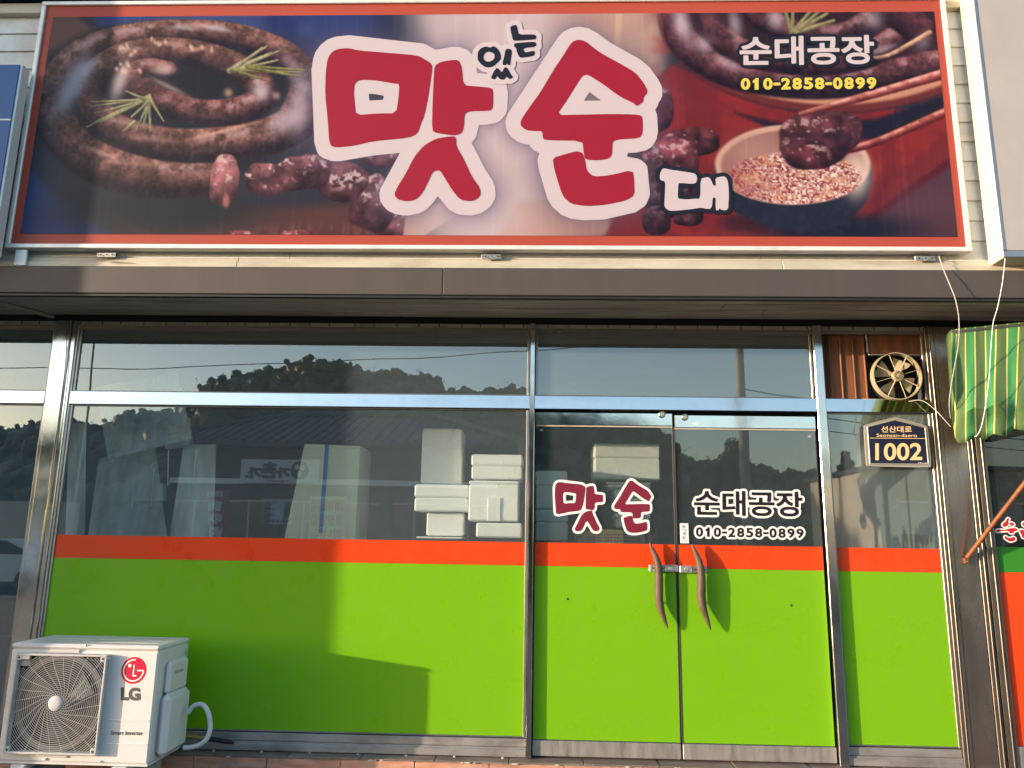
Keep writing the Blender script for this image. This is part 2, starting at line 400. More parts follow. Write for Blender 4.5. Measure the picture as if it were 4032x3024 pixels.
# brush-lettered characters of the shop name (measured on the enlarged photograph)
MA = [(165,300),(205,286),(260,283),(315,297),(480,310),(660,325),(705,350),(740,372),(748,395),(725,560),(700,680),(682,720),(662,782),(610,808),(395,828),(300,852),(185,866),(145,850),(135,700),(120,560),(122,430),(135,340)]
MAH = [(310,475),(340,467),(430,473),(520,490),(555,493),(548,580),(535,664),(430,665),(300,675),(292,600),(287,540),(292,495)]
MB_ = [(760,385),(800,362),(880,350),(905,358),(920,400),(928,500),(1010,507),(1090,515),(1103,530),(1102,630),(1085,650),(965,652),(935,670),(932,740),(920,780),(880,795),(770,780),(745,765),(748,600),(755,450)]
MC = [(845,800),(885,800),(888,860),(930,930),(975,1030),(1028,1105),(1028,1150),(985,1180),(910,1172),(860,1110),(830,1060),(790,995),(750,1005),(725,1060),(690,1130),(650,1170),(600,1180),(545,1170),(523,1140),(540,1100),(590,1020),(640,920),(700,850),(770,812)]
SA = [(1560,250),(1595,233),(1640,240),(1720,305),(1830,365),(1935,425),(1985,490),(2010,540),(1983,570),(1983,595),(1945,625),(1925,605),(1845,568),(1740,490),(1655,437),(1625,445),(1590,500),(1530,595),(1475,675),(1600,672),(1820,668),(1960,672),(1978,690),(1978,780),(1960,810),(1825,818),(1800,835),(1800,905),(1780,930),(1720,940),(1640,935),(1632,890),(1625,825),(1400,822),(1392,800),(1390,770),(1350,768),(1300,765),(1265,740),(1262,710),(1300,650),(1380,540),(1450,420),(1510,330)]
SB = [(1450,925),(1520,905),(1590,885),(1625,895),(1642,940),(1650,1000),(1690,1035),(1780,1028),(1920,995),(1928,1060),(1930,1145),(1880,1175),(1760,1200),(1650,1208),(1560,1195),(1510,1150),(1480,1060),(1460,990)]
# ---------------------------------------------------------------- a painter for the printed food picture
NZ = {}
def vnoise(shape, cell, seed):
    k = (shape, cell, seed)
    if k in NZ: return NZ[k]
    rg = np.random.RandomState(seed); h, w = shape; cy, cx = (cell if hasattr(cell, '__len__') else (cell, cell))
    g = rg.rand(int(h/cy)+3, int(w/cx)+3); y = np.arange(h)/cy; x = np.arange(w)/cx
    yi = y.astype(int); xi = x.astype(int); fy = y-yi; fx = x-xi; fy = fy*fy*(3-2*fy); fx = fx*fx*(3-2*fx)
    a = g[yi][:, xi]*(1-fx)+g[yi][:, xi+1]*fx; b = g[yi+1][:, xi]*(1-fx)+g[yi+1][:, xi+1]*fx
    r = a*(1-fy[:, None])+b*fy[:, None]; NZ[k] = r; return r
def fbm(shape, cell, seed, o=4):
    r = 0; t = 0
    for i in range(o):
        c = [max(1.2, c_/2**i) for c_ in (cell if hasattr(cell, '__len__') else (cell, cell))]
        r = r+vnoise(shape, tuple(c), seed+i)*.5**i; t += .5**i
    return r/t
def sst(a, b, x): t = np.clip((x-a)/(b-a), 0, 1); return t*t*(3-2*t)
class Paint:
    """colours in display values; coordinates are image pixel positions of the print"""
    def __init__(s, X, Y): s.X = X; s.Y = Y; s.I = np.zeros(X.shape+(3,))+np.array((70., 60, 70)); s.sh = X.shape
    def mix(s, m, c):
        c = np.asarray(c, float)
        if c.ndim == 1: c = c[None, None, :]
        s.I = s.I*(1-m[..., None])+c*m[..., None]
    def glow(s, cx, cy, rx, ry, c, a=1.0, p=1.0, rot=0):
        dx = s.X-cx; dy = s.Y-cy; ca, sa = math.cos(rot), math.sin(rot)
        d = ((dx*ca+dy*sa)/rx)**2+((-dx*sa+dy*ca)/ry)**2
        s.mix(a*np.exp(-d**p), c)
    def ell(s, cx, cy, rx, ry, c, soft=6, a=1.0, rot=0):
        dx = s.X-cx; dy = s.Y-cy; ca, sa = math.cos(rot), math.sin(rot)
        d = np.sqrt(((dx*ca+dy*sa)/rx)**2+((-dx*sa+dy*ca)/ry)**2)
        s.mix(a*sst(1+soft/min(rx, ry), 1-soft/min(rx, ry), d), c)
    def poly(s, pts, c, soft=6, a=1.0):
        P = np.asarray(pts, float); x0, y0 = P.min(0)-soft*2; x1, y1 = P.max(0)+soft*2
        k = (s.X > x0) & (s.X < x1) & (s.Y > y0) & (s.Y < y1); jj, ii = np.nonzero(k)
        if not len(jj): return
        sl_ = (slice(jj.min(), jj.max()+1), slice(ii.min(), ii.max()+1))
        m = np.zeros(s.sh); m[sl_] = sst(soft, -soft, sdf([pts], s.X[sl_], s.Y[sl_]))
        s.mix(a*m, c)
    def tube(s, pts, r, base, dark, spec=None, sa=.6, soft=5, tex=.5, seed=3, light=(-.25, -.8), a=1.0):
        P = bez([(p[0], p[1], 0) for p in pts], 10) if len(pts) > 2 else [Vector((p[0], p[1], 0)) for p in pts]
        n = len(P); rr = r if hasattr(r, '__len__') else [r]*len(pts)
        R_ = np.interp(np.linspace(0, len(pts)-1, n), range(len(pts)), rr)
        rm = float(np.mean(R_)); pad = float(R_.max())+soft*2+4
        xa, xb_ = min(p.x for p in P)-pad, max(p.x for p in P)+pad; ya, yb_ = min(p.y for p in P)-pad, max(p.y for p in P)+pad
        jj, ii = np.nonzero((s.X > xa) & (s.X < xb_) & (s.Y > ya) & (s.Y < yb_))
        if not len(jj): return
        cr = (slice(jj.min(), jj.max()+1), slice(ii.min(), ii.max()+1)); X = s.X[cr]; Y = s.Y[cr]
        bd = np.full(X.shape, 1e9); NX = np.zeros(X.shape); NY = np.zeros(X.shape)
        for i in range(n-1):
            ax, ay = P[i].x, P[i].y; dx, dy = P[i+1].x-ax, P[i+1].y-ay; L = dx*dx+dy*dy+1e-9
            t = np.clip(((X-ax)*dx+(Y-ay)*dy)/L, 0, 1); qx = X-ax-t*dx; qy = Y-ay-t*dy
            rad = R_[i]+(R_[i+1]-R_[i])*t; d = np.sqrt(qx*qx+qy*qy)/rad; k = d < bd
            bd = np.where(k, d, bd); NX = np.where(k, qx/rad, NX); NY = np.where(k, qy/rad, NY)
        m = sst(1+soft/rm, 1-soft/rm, bd)*a
        nz = np.sqrt(np.clip(1-bd**2, 0, 1)); la = np.clip(NX*light[0]+NY*light[1]+nz*.62, 0, 1)
        tx = fbm(s.sh, 11, seed, 4)[cr]; tx2 = fbm(s.sh, 3.6, seed+20, 3)[cr]
        c = np.asarray(dark, float)*(1-la[..., None])+np.asarray(base, float)*la[..., None]
        c = c*np.clip(1+tex*(tx-.5)[..., None]*1.5+tex*(tx2-.5)[..., None]*1.3, .25, 2)
        c[..., 0] += tex*30*np.clip(tx-.55, 0, 1)*3*la
        sub = s.I[cr]; sub = sub*(1-m[..., None])+c*m[..., None]
        if spec is not None:
            sp = np.clip(np.exp(-((NX-light[0]*.7)**2+(NY-light[1]*.62)**2)/.09)*sst(.40, .62, tx)*sa, 0, 1)*m
            sub = sub*(1-sp[..., None])+np.asarray(spec, float)*sp[..., None]
        s.I[cr] = sub
    def lump(s, cx, cy, rx, ry, base, dark, seed=1, rot=0, sparkle=.7, spec=(235, 205, 210), rag=.40):
        dx = s.X-cx; dy = s.Y-cy; ca, sa_ = math.cos(rot), math.sin(rot); u = (dx*ca+dy*sa_)/rx; v = (-dx*sa_+dy*ca)/ry
        wob = (fbm(s.sh, 26, seed, 3)-.5)*rag; d = (np.abs(u)**2.4+np.abs(v)**2.4)**(1/2.4)+wob; m = sst(1.06, .95, d)
        nz = np.sqrt(np.clip(1-d*d, 0, 1)); la = np.clip(-.5*v-.15*u+.42*nz+.22+(fbm(s.sh, 14, seed+2, 3)-.5)*.7, 0, 1)[..., None]
        t1 = fbm(s.sh, 10, seed+5, 3); t2 = .5*fbm(s.sh, 4, seed+9, 2)+.5*fbm(s.sh, (9, 14), seed+11, 3)
        c = (np.asarray(dark, float)*(1-la)+np.asarray(base, float)*la)*(1+(t1-.5)[..., None]*1.1)
        c[..., 0] += 25*np.clip(t1-.55, 0, 1); s.mix(m, c)
        s.mix(m*sparkle*sst(.54, .68, t2)*sst(.30, .7, la[..., 0]+.25*(t1-.4)), spec)
def sign_picture(X, Y):
    p = Paint(X, Y); sh = X.shape; n1 = fbm(sh, 70, 11); n2 = fbm(sh, 18, 31); st = fbm(sh, (160, 3), 51, 3)
    p.I[:] = (58, 58, 74)
    # cloth and table behind the left coil
    p.mix(sst(500, 900, X)*sst(1700, 1300, X)*sst(330, 60, Y)*.95, (44, 58, 122))
    p.mix(sst(340, 420, X)*sst(800, 500, X)*sst(170, 60, Y), (62, 84, 158))
    p.glow(620, 88, 190, 16, (120, 140, 200), .7, rot=-.10)
    p.poly([(195,60),(300,60),(410,150),(300,245),(190,215)], (122, 92, 84), 14)
    p.poly([(60,640),(105,650),(250,790),(470,925),(60,930)], (58, 74, 132), 26)
    p.poly([(180,210),(330,210),(250,560),(240,800),(110,640),(100,400)], (52, 60, 84), 30, .8)
    p.mix(sst(1120, 1350, X)*sst(1560, 1350, X)*sst(260, 40, Y)*.8, (58, 76, 140))
    p.mix(.28*sst(.45, .7, n1)*sst(1700, 1300, X)*sst(300, 60, Y), (120, 140, 195))
    # table top at the bottom left
    p.poly([(420,935),(480,880),(700,850),(1000,820),(1500,800),(1700,935)], (104, 66, 66), 30, .95)
    p.mix(sst(860, 900, Y)*sst(.45, .62, fbm(sh, (20, 4), 77))*sst(450, 600, X)*sst(1700, 1500, X)*.45, (140, 92, 92))
    p.poly([(430,845),(465,850),(640,935),(560,935)], (140, 84, 88), 7, .8)
    # dark shadow below the coil
    p.glow(640, 830, 420, 105, (46, 50, 58), 1.0, 2.0)
    B, D, H = (136, 98, 92), (44, 32, 46), (214, 206, 226)
    p.ell(640, 410, 540, 330, (40, 42, 56), 25)
    p.tube([Z1(*q) for q in [(1930,740),(1990,560),(1900,400),(1720,290),(1480,222),(1200,205),(900,230),(650,300),(480,400),(380,540),(345,690),(400,850),(520,985),(700,1085),(950,1140),(1200,1150),(1400,1145)]],
           [70, 68, 60, 52, 48, 48, 52, 60, 68, 74, 78, 80, 82, 84, 84, 84, 82], B, D, H, .5, 6, .55, 3)
    p.tube([Z1(*q) for q in [(1990,640),(1960,760),(1800,860),(1560,920),(1250,945),(1000,920),(780,850),(640,740),(585,610),(640,470),(800,370),(1020,330),(1250,345),(1450,400),(1600,480),(1690,570)]],
           [74, 76, 74, 70, 68, 66, 64, 60, 58, 58, 56, 54, 54, 56, 60, 62], B, D, H, .45, 5, .55, 8)
    p.tube([Z1(*q) for q in [(1690,570),(1680,650),(1560,710),(1380,730),(1180,700),(1000,640),(900,560),(880,480),(960,440),(1090,455)]],
           [56, 58, 54, 52, 52, 54, 54, 48, 40, 36], (138, 92, 92), D, H, .5, 5, .6, 15)
    p.ell(*Z1(1290, 540), 92, 62, (38, 36, 48), 9, 1, .25)
    p.poly([Z1(*q) for q in [(1140,470),(1260,480),(1430,580),(1400,640),(1200,620),(1140,560)]], (36, 36, 46), 8)
    # glossy patches
    for (x, y, rx, ry, ro, a, c) in [(470, 560, 60, 170, .5, .75, (178, 196, 228)), (560, 440, 70, 40, -.6, .6, (200, 206, 232)), (1940, 700, 60, 150, .1, .7, (205, 190, 215)),
            (1690, 590, 50, 50, 0, .75, (226, 214, 232)), (780, 520, 40, 110, .35, .75, (226, 206, 214)), (1840, 780, 90, 60, -.6, .65, (206, 192, 214)), (1090, 560, 120, 16, .45, .5, (232, 200, 190)),
            (1180, 180, 70, 12, .1, .5, (190, 205, 225)), (1400, 182, 70, 14, .15, .55, (205, 210, 225)), (850, 800, 140, 18, .2, .5, (205, 170, 180)), (1440, 850, 180, 9, -.25, .55, (240, 190, 170)),
            (980, 900, 120, 14, .1, .35, (210, 170, 170)), (1060, 450, 60, 30, 0, .7, (232, 205, 205)), (640, 985, 90, 16, .35, .5, (235, 190, 185)), (900, 1060, 180, 14, .05, .4, (205, 160, 155)),
            (1920, 480, 40, 120, -.5, .45, (180, 175, 205)), (1480, 600, 24, 24, 0, .6, (240, 200, 170)), (1790, 620, 22, 22, 0, .6, (220, 180, 170)), (1270, 320, 60, 12, -.15, .6, (238, 180, 160))]:
        cx, cy = Z1(x, y); p.glow(cx, cy, rx*.74, ry*.74, c, min(1, a*1.1), 1.2, ro)
    rg = random.Random(4)
    for (x0, x1, y0, y1, k) in [(740, 920, 410, 470, 8), (960, 1180, 250, 300, 6), (780, 880, 290, 360, 5), (1230, 1500, 300, 330, 5)]:
        for i in range(k):
            cx, cy = Z1(rg.uniform(x0, x1), rg.uniform(y0, y1)); p.glow(cx, cy, rg.uniform(4, 9), rg.uniform(6, 14), (240, 215, 200), .7, 1.5, rg.uniform(-.7, .7))
    # cut end
    p.lump(*Z1(1452, 1160), 56, 98, (166, 118, 124), (92, 56, 66), 5, .1, .8, (226, 200, 200)); p.glow(*Z1(1465, 1300), 14, 30, (186, 124, 122), .9, 2)
    # rosemary
    def sprig(l, w=5, c=(150, 152, 108)):
        for a in l:
            q = [Z1(*t) for t in a]; p.tube(q if len(q) > 1 else q*2, [w, w*.35], c, tuple(k*.6 for k in c), soft=2.2, tex=.25, seed=41)
    sprig([((970,620),(560,825)),((970,630),(600,800)),((960,640),(590,690)),((940,650),(600,660)),((930,655),(610,735)),((950,645),(650,790)),((930,640),(815,590)),((975,640),(885,840)),((970,650),(925,830)),((965,650),(975,845)),
           ((970,640),(1060,785)),((960,660),(850,760)),((870,790),(800,850))], 7.5, (178, 178, 140))
    sprig([((1480,460),(1730,300)),((1485,460),(1760,340)),((1490,462),(1810,330)),((1490,465),(1800,390)),((1500,460),(1700,310))], 9, (198, 190, 156))
    sprig([((1500,455),(1970,470)),((1600,430),(1980,455)),((1620,440),(1960,500)),((1560,470),(1720,520))], 8, (156, 158, 106))
    # string of small pieces to the right of the cut end
    for i, (x, y, rx, ry, ro) in enumerate([Z2(480, 925)+(95,34,.1), Z2(500,1290)+(80,64,.3), Z2(395,1180)+(86,104,.15), Z2(215,1065)+(92,74,.35), Z2(40,1000)+(66,62,.1), Z1(1925,1120)+(88,58,-.12), Z1(1725,1172)+(78,60,.2)]):
        p.lump(x, y, rx*1.12, ry*1.1, (146, 98, 108), (62, 38, 50), 60+i*7, ro, .95, (226, 202, 214), rag=.5)
    p.lump(*Z1(1560, 1520), 45, 16, (160, 90, 96), (80, 40, 48), 99); p.lump(*Z1(1930, 1520), 62, 18, (160, 90, 96), (80, 40, 48), 98)
    # blade
    p.poly([Z2(*q) for q in [(575,1385),(590,1260),(900,1150),(930,1230),(690,1385)]], (196, 166, 164), 6)
    # bright centre
    m = np.exp(-(((X-1960)/330)**2)**1.5)*(.96)
    m = m*sst(1050, 1900, X+Y*.55)
    p.mix(np.clip(m, 0, 1)*sst(1650, 1790, X+.2*(Y-300)), (226, 208, 216))
    p.mix(sst(1560, 1760, X+ (300-Y)*.15)*sst(2700, 2150, X)*sst(520, 120, Y)*.96, (218, 202, 214))
    p.mix(sst(2080, 2420, X)*sst(640, 250, Y)*sst(2660, 2560, X), (196, 166, 160))
    p.glow(2330, 70, 150, 60, (198, 160, 158), .7)
    p.poly([(2425,55),(2450,55),(2430,330),(2408,330)], (224, 196, 168), 7, .7)
    p.mix(sst(2050, 2250, X)*sst(2560, 2330, X)*sst(560, 640, Y)*sst(900, 860, Y)*.55, (196, 176, 190))
    p.poly([(1950,935),(2040,800),(2300,780),(2420,880),(2420,935)], (206, 158, 148), 26, .8)
    p.glow(1930, 850, 200, 120, (226, 210, 220), .8)
    # red board, right
    p.poly([(2380,935),(2560,520),(2590,300),(2650,255),(3100,430),(3790,430),(3790,640),(3330,935)], (128, 46, 54), 14)
    p.mix(sst(.40, .65, n2)*sst(2500, 2600, X)*.35, (184, 58, 56)); p.mix(sst(.5, .7, n1)*sst(2500, 2600, X)*.35, (92, 32, 46))
    p.poly([(3300,935),(3780,590),(3790,640),(3370,935)], (96, 36, 52), 7)
    p.poly([(3345,935),(3790,620),(3790,935)], (88, 60, 76), 9)
    p.glow(3640, 800, 160, 90, (104, 70, 88), .6)
    # plate and its coil, top right
    p.ell(3290, 60, 690, 385, (44, 30, 46), 12)
    p.ell(3290, 46, 698, 398, (118, 54, 56), 8); p.ell(3292, 26, 690, 386, (212, 158, 138), 9); p.ell(3300, 8, 655, 352, (60, 38, 52), 10)
    P2 = [Z3(*q) for q in [(170,60),(210,220),(330,340),(520,430),(800,480),(1100,490),(1400,440),(1720,370)]]
    p.tube(P2, [58, 60, 62, 62, 62, 60, 58, 56], (130, 82, 92), (46, 28, 44), (214, 204, 224), .5, 8, .5, 23)
    p.tube([Z3(*q) for q in [(380,60),(420,200),(560,300),(760,350),(1040,370),(1300,320),(1500,200)]], 52, (128, 84, 92), (46, 28, 44), (214, 204, 224), .5, 8, .5, 29)
    p.tube([Z3(*q) for q in [(620,40),(700,120),(900,190),(1150,200),(1290,130)]], 46, (120, 80, 88), (40, 26, 40), (214, 204, 224), .4, 8, .5, 33)
    p.tube([Z3(*q) for q in [(1400,40),(1520,110),(1620,200)]], 62, (110, 66, 78), (40, 24, 38), None, 0, 8, .5, 35)
    for (x, y, rx, ry, ro, a) in [(210, 140, 50, 110, -.35, .8), (330, 260, 60, 50, .6, .6), (520, 140, 40, 90, -.2, .6), (480, 370, 90, 30, .4, .5), (760, 110, 50, 60, 0, .7), (1330, 110, 60, 60, 0, .55), (1380, 290, 90, 20, -.3, .5), (1620, 250, 60, 50, -.6, .4)]:
        cx, cy = Z3(x, y); p.glow(cx, cy, rx*.67, ry*.67, (218, 208, 228), a, 1.2, ro)
    p.tube([Z3(1250,340), Z3(1400,330), Z3(1540,260), Z3(1660,190)], [5, 8, 9, 10], (220, 186, 158), (150, 110, 100), soft=4, tex=.3)
    for a in [((850,190),(815,60)), ((855,190),(860,60)), ((860,190),(960,70)), ((870,190),(1060,80)), ((880,190),(1100,120)), ((900,170),(1010,70))]:
        p.tube([Z3(*t) for t in a], [10, 6], (176, 170, 130), (110, 110, 84), soft=4, tex=.2)
    # dark underside of the plate
    p.poly([Z3(*q) for q in [(520,660),(820,730),(1330,700),(1740,560),(1745,610),(1750,660),(1350,820),(1000,800),(700,740)]], (34, 34, 56), 14, .95)
    # lumps on the board, middle right
    for i, (x, y, rx, ry, ro) in enumerate([(60, 640, 66, 92, 0), (270, 830, 112, 60, -.08), (150, 940, 112, 86, .1), (60, 1080, 70, 110, 0), (190, 1180, 110, 70, .1), (60, 1290, 60, 60, 0), (250, 1270, 60, 40, 0)]):
        cx, cy = Z3(x, y); p.lump(cx, cy, rx, ry, (136, 74, 86) if i < 3 else (78, 52, 64), (42, 24, 36), 160+i*5, ro, .75 if i < 3 else .25, (226, 196, 210))
    p.glow(*Z3(1100, 1340), 330, 60, (32, 38, 58), .95, 2)
    p.glow(*Z3(600, 1300), 120, 40, (60, 30, 44), .8, 2)
    # bowl
    p.poly([Z3(*q) for q in [(398,960),(410,1120),(520,1240),(700,1330),(1000,1365),(1180,1300),(1290,1180),(1325,1050),(1315,960)]], (44, 46, 66), 6)
    p.mix(.25*sst(.5, .75, fbm(sh, 5, 91, 2))*((X > 2810) & (X < 3440) & (Y > 640) & (Y < 920)), (70, 70, 92))
    p.ell(3121, 648, 306, 158, (222, 186, 172), 5); p.ell(3122, 652, 284, 140, (168, 122, 122), 6)
    p.glow(2980, 600, 110, 70, (190, 150, 146), .7, 1.5); p.glow(3370, 690, 60, 90, (240, 222, 218), .85, 1.5)
    m = sst(1.03, .97, np.sqrt(((X-3128)/262)**2+((Y-700)/104)**2))
    sp = fbm(sh, 2.2, 71, 2); sp2 = fbm(sh, 1.7, 74, 1)
    p.mix(m, (206, 156, 156)); p.mix(m*sst(.50, .62, sp), (150, 62, 70)); p.mix(m*sst(.55, .75, sp2), (244, 226, 222))
    p.mix(m*.5*sst(3100, 2880, X+.3*(700-Y)), (150, 74, 82)); p.mix(m*.35*sst(.55, .7, fbm(sh, 9, 81, 2)), (222, 168, 120))
    # chopsticks and the piece they hold
    p.tube([Z3(1100, 895), Z3(1350, 830), Z3(1760, 655)], [16, 16, 19], (190, 104, 98), (96, 36, 42), (240, 200, 196), .7, 2.5, .25, 5)
    p.lump(*Z3(1150, 770), 74, 80, (120, 74, 84), (50, 32, 46), 203, .2, .4, rag=.16)
    p.lump(*Z3(985, 820), 142, 112, (124, 72, 86), (50, 30, 46), 210, -.1, .6, rag=.16)
    p.lump(*Z3(960, 920), 100, 48, (112, 60, 72), (56, 30, 42), 216, 0, .6, rag=.16)
    p.tube([Z3(905, 668), Z3(1300, 560), Z3(1745, 432)], [10, 17, 21], (214, 136, 130), (110, 46, 50), (246, 214, 212), .8, 2.5, .25, 5)
    # soft dark halo round the big letters, faint vertical streaks and scuffs
    p.I *= (1+.10*(n1-.5))[..., None]
    p.I += (np.clip(st-.62, 0, 1)*55)[..., None]*.6
    return p
# ---------------------------------------------------------------- large banner sign
YS = -0.63
banner = empty('banner_sign', (-.4, YS, 3.3), 'wide printed food banner with coiled sausages and big red Korean lettering over the shop door', 'sign')
bx0, bx1 = W(21, 975, YS).x, W(3827, 995, YS).x
bz0 = (W(21, 975, YS).z+W(3827, 995, YS).z)/2; bz1 = W(167, 9, YS).z
fx0, fx1, fz0, fz1 = W(79, 920, YS).x+.002, W(3770, 933.7, YS).x, (W(79, 920.5, YS).z+W(3770, 933.7, YS).z)/2, W(206.6, 66.8, YS).z
FW_ = .03
for nm, a in (('frame_bar', (bx0, bx1, YS-.012, YS+.05, bz0, bz0+FW_)), ('frame_bar', (bx0, bx1, YS-.012, YS+.05, bz1-FW_, bz1)),
              ('frame_bar', (bx0, bx0+FW_, YS-.0119, YS+.0499, bz0+FW_, bz1-FW_)), ('frame_bar', (bx1-FW_, bx1, YS-.0119, YS+.0499, bz0+FW_, bz1-FW_))):
    MB().box(*a, b=.004).obj(nm, ALUW, banner)
bord = mat('salmon_print_border', tuple(s2l((206, 92, 74))*.56), .45, 0, spec=.25, var=.03, vscale=1.2, bump=.01, bscale=8)
MB().box(bx0+FW_-.003, bx1-FW_+.003, YS+.002, YS+.045, bz0+FW_-.003, bz1-FW_+.003).obj('border_panel', bord, banner)
NX_, NY_ = 940, 250
xs = np.linspace(fx0, fx1, NX_); zs = np.linspace(fz1, fz0, NY_)
GX, GZ = np.meshgrid(xs, zs)
# image pixel position of each print point, projected through the camera
d_ = np.stack([GX, np.full(GX.shape, YS+5.2), GZ-CAMZ], -1)
w_ = d_@np.array(_F); PX = 2016+CF*(d_@np.array(_R2))/w_; PY = 1512-CF*(d_@np.array(_U2))/w_
pic = sign_picture(PX, PY)
big = [trace(Z2, l, YS) for l in (MA, MAH, MB_, MC)]; big2 = [trace(Z2, l, YS) for l in (SA, SB)]
o1 = grow(big, .098); o2 = grow(big2, .098)
# the printed soft shadow behind the letters' white outlines
sd = np.minimum(sdf(o1, GX[::4, ::4], GZ[::4, ::4]), sdf(o2, GX[::4, ::4], GZ[::4, ::4]))
sd = np.interp(np.arange(NX_), np.arange(0, NX_, 4), np.arange(len(range(0, NX_, 4))))[None, :].repeat(NY_, 0), sd
ci = sd[0]; cj = np.minimum(np.arange(NY_)/4.0, sd[1].shape[0]-1.001)[:, None].repeat(NX_, 1); ci = np.minimum(ci, sd[1].shape[1]-1.001)
j0 = cj.astype(int); i0 = ci.astype(int); fj = cj-j0; fi = ci-i0; Q = sd[1]
sdd = (Q[j0, i0]*(1-fi)+Q[j0, i0+1]*fi)*(1-fj)+(Q[j0+1, i0]*(1-fi)+Q[j0+1, i0+1]*fi)*fj
pic.mix(.5*np.exp(-np.clip(sdd, 0, 9)/.07), (112, 104, 140))
colr = np.clip(s2l(np.clip(pic.I, 4, 250))-.006, .002, 1)**1.08*.60
me = bpy.data.meshes.new('food_print')
vv = np.stack([GX, np.full(GX.shape, YS), GZ], -1).reshape(-1, 3)
ii = np.arange(NX_*NY_).reshape(NY_, NX_)
ff = np.stack([ii[:-1, :-1], ii[1:, :-1], ii[1:, 1:], ii[:-1, 1:]], -1).reshape(-1, 4)
me.vertices.add(len(vv)); me.vertices.foreach_set('co', vv.ravel()); me.loops.add(ff.size); me.loops.foreach_set('vertex_index', ff.ravel())
me.polygons.add(len(ff)); me.polygons.foreach_set('loop_start', np.arange(0, ff.size, 4)); me.polygons.foreach_set('loop_total', np.full(len(ff), 4)); me.update(calc_edges=True)
ca = me.color_attributes.new('print', 'FLOAT_COLOR', 'POINT')
ca.data.foreach_set('color', np.concatenate([colr.reshape(-1, 3), np.ones((len(vv), 1))], 1).astype(np.float32).ravel())
pm = bpy.data.materials.new('food_print_film'); pm.use_nodes = True; t = pm.node_tree; b = t.nodes['Principled BSDF']
an = t.nodes.new('ShaderNodeVertexColor'); an.layer_name = 'print'; t.links.new(an.outputs[0], b.inputs['Base Color'])
b.inputs['Roughness'].default_value = .45; b.inputs['Specular IOR Level'].default_value = .22
nz = t.nodes.new('ShaderNodeTexNoise'); nz.inputs['Scale'].default_value = 5; bp = t.nodes.new('ShaderNodeBump'); bp.inputs['Strength'].default_value = .03
geo = t.nodes.new('ShaderNodeNewGeometry'); t.links.new(geo.outputs['Position'], nz.inputs[0]); t.links.new(nz.outputs[0], bp.inputs['Height']); t.links.new(bp.outputs[0], b.inputs['Normal'])
link('food_print', me, pm, banner)
LW = mat('banner_white_print', tuple(s2l((228, 214, 226))*.60), .42, 0, var=.015); LR = mat('banner_red_print', tuple(s2l((178, 24, 54))*.56), .42, 0, spec=.3, var=.03, vscale=4)
LB = mat('banner_black_print', tuple(s2l((34, 38, 54))*.6), .45, 0, spec=.2, var=.05); LY = mat('banner_yellow_print', tuple(s2l((236, 214, 84))*.68), .42, 0, var=.02)
flat('lettering_outline', o1, YS-.0015, LW, banner); flat('lettering_outline', o2, YS-.0018, LW, banner)
flat('lettering', big[:2], YS-.003, LR, banner); flat('lettering', [big[2]], YS-.0031, LR, banner); flat('lettering', [big[3]], YS-.0032, LR, banner)
for l in big2: flat('lettering', [l], YS-.003, LR, banner)
# small black syllables
RO = [(390,970),(440,910),(540,872),(620,900),(680,865),(740,900),(800,980),(820,1070),(812,1120),(750,1180),(690,1240),(600,1268),(530,1262),(450,1210),(385,1130),(380,1050)]
RH = [(500,1030),(530,990),(590,970),(660,990),(700,1030),(698,1080),(670,1130),(600,1158),(545,1155),(500,1120),(492,1080)]
SM = [[RO, RH], [[(905,920),(995,920),(1025,965),(1000,1130),(990,1230),(940,1215),(930,1180),(915,1225),(850,1220),(850,1160),(875,1080)]],
      [[(628,1465),(690,1330),(740,1275),(775,1290),(835,1365),(880,1270),(920,1262),(955,1300),(1000,1390),(1047,1450),(980,1488),(918,1432),(885,1492),(800,1492),(748,1422),(705,1495),(660,1480)]],
      [[(985,510),(1050,478),(1105,475),(1125,540),(1150,655),(1430,648),(1480,680),(1478,725),(1450,745),(1240,760),(1060,770),(1035,740)]],
      [[(1060,830),(1090,815),(1230,800),(1470,785),(1480,880),(1240,905),(1245,960),(1275,988),(1447,948),(1448,1045),(1330,1070),(1180,1088),(1145,1050),(1110,960),(1105,910),(1065,880)]]]
sm = [[trace(ZI, l, YS) for l in g] for g in SM]
flat('lettering_outline', grow([l for g in sm for l in g if l is not sm[0][1]], .036), YS-.0036, LW, banner)
for g in sm: flat('lettering', g, YS-.005, LB, banner)
DA = [(245,540),(285,465),(330,462),(420,485),(640,515),(850,550),(882,600),(885,660),(865,715),(800,730),(570,715),(558,745),(548,960),(565,990),(700,1003),(850,990),(943,990),(945,640),(1065,612),(1110,630),(1140,690),(1165,750),(1200,772),
      (1215,740),(1200,630),(1340,597),(1385,615),(1420,680),(1435,800),(1440,950),(1430,1080),(1430,1150),(1395,1192),(1300,1185),(1280,1145),(1262,1190),(1215,1195),(1208,1100),(1212,990),(1185,962),(1155,985),(1148,1100),(1130,1155),(1080,1172),(945,1145),(830,1165),(600,1192),(405,1203),(330,1150),(315,1100),(325,900),(335,690),(245,665),(235,600)]
da = [trace(ZD, DA, YS)]
flat('lettering_outline', grow(da, .028), YS-.0036, LB, banner); flat('lettering', da, YS-.005, LW, banner)
t1 = grow(text_in('순대공장', Z3(552, 222), Z3(1325, 212), Z3(552, 382), YS, 1.0), .0065, 420)
flat('lettering_outline', grow(t1, .022, 420), YS-.0036, LB, banner); flat('lettering', t1, YS-.005, LW, banner)
t2 = grow(text_cells('010-2858-0899', Z3(548, 464), Z3(1350, 458), Z3(548, 524), YS), .0052, 500)
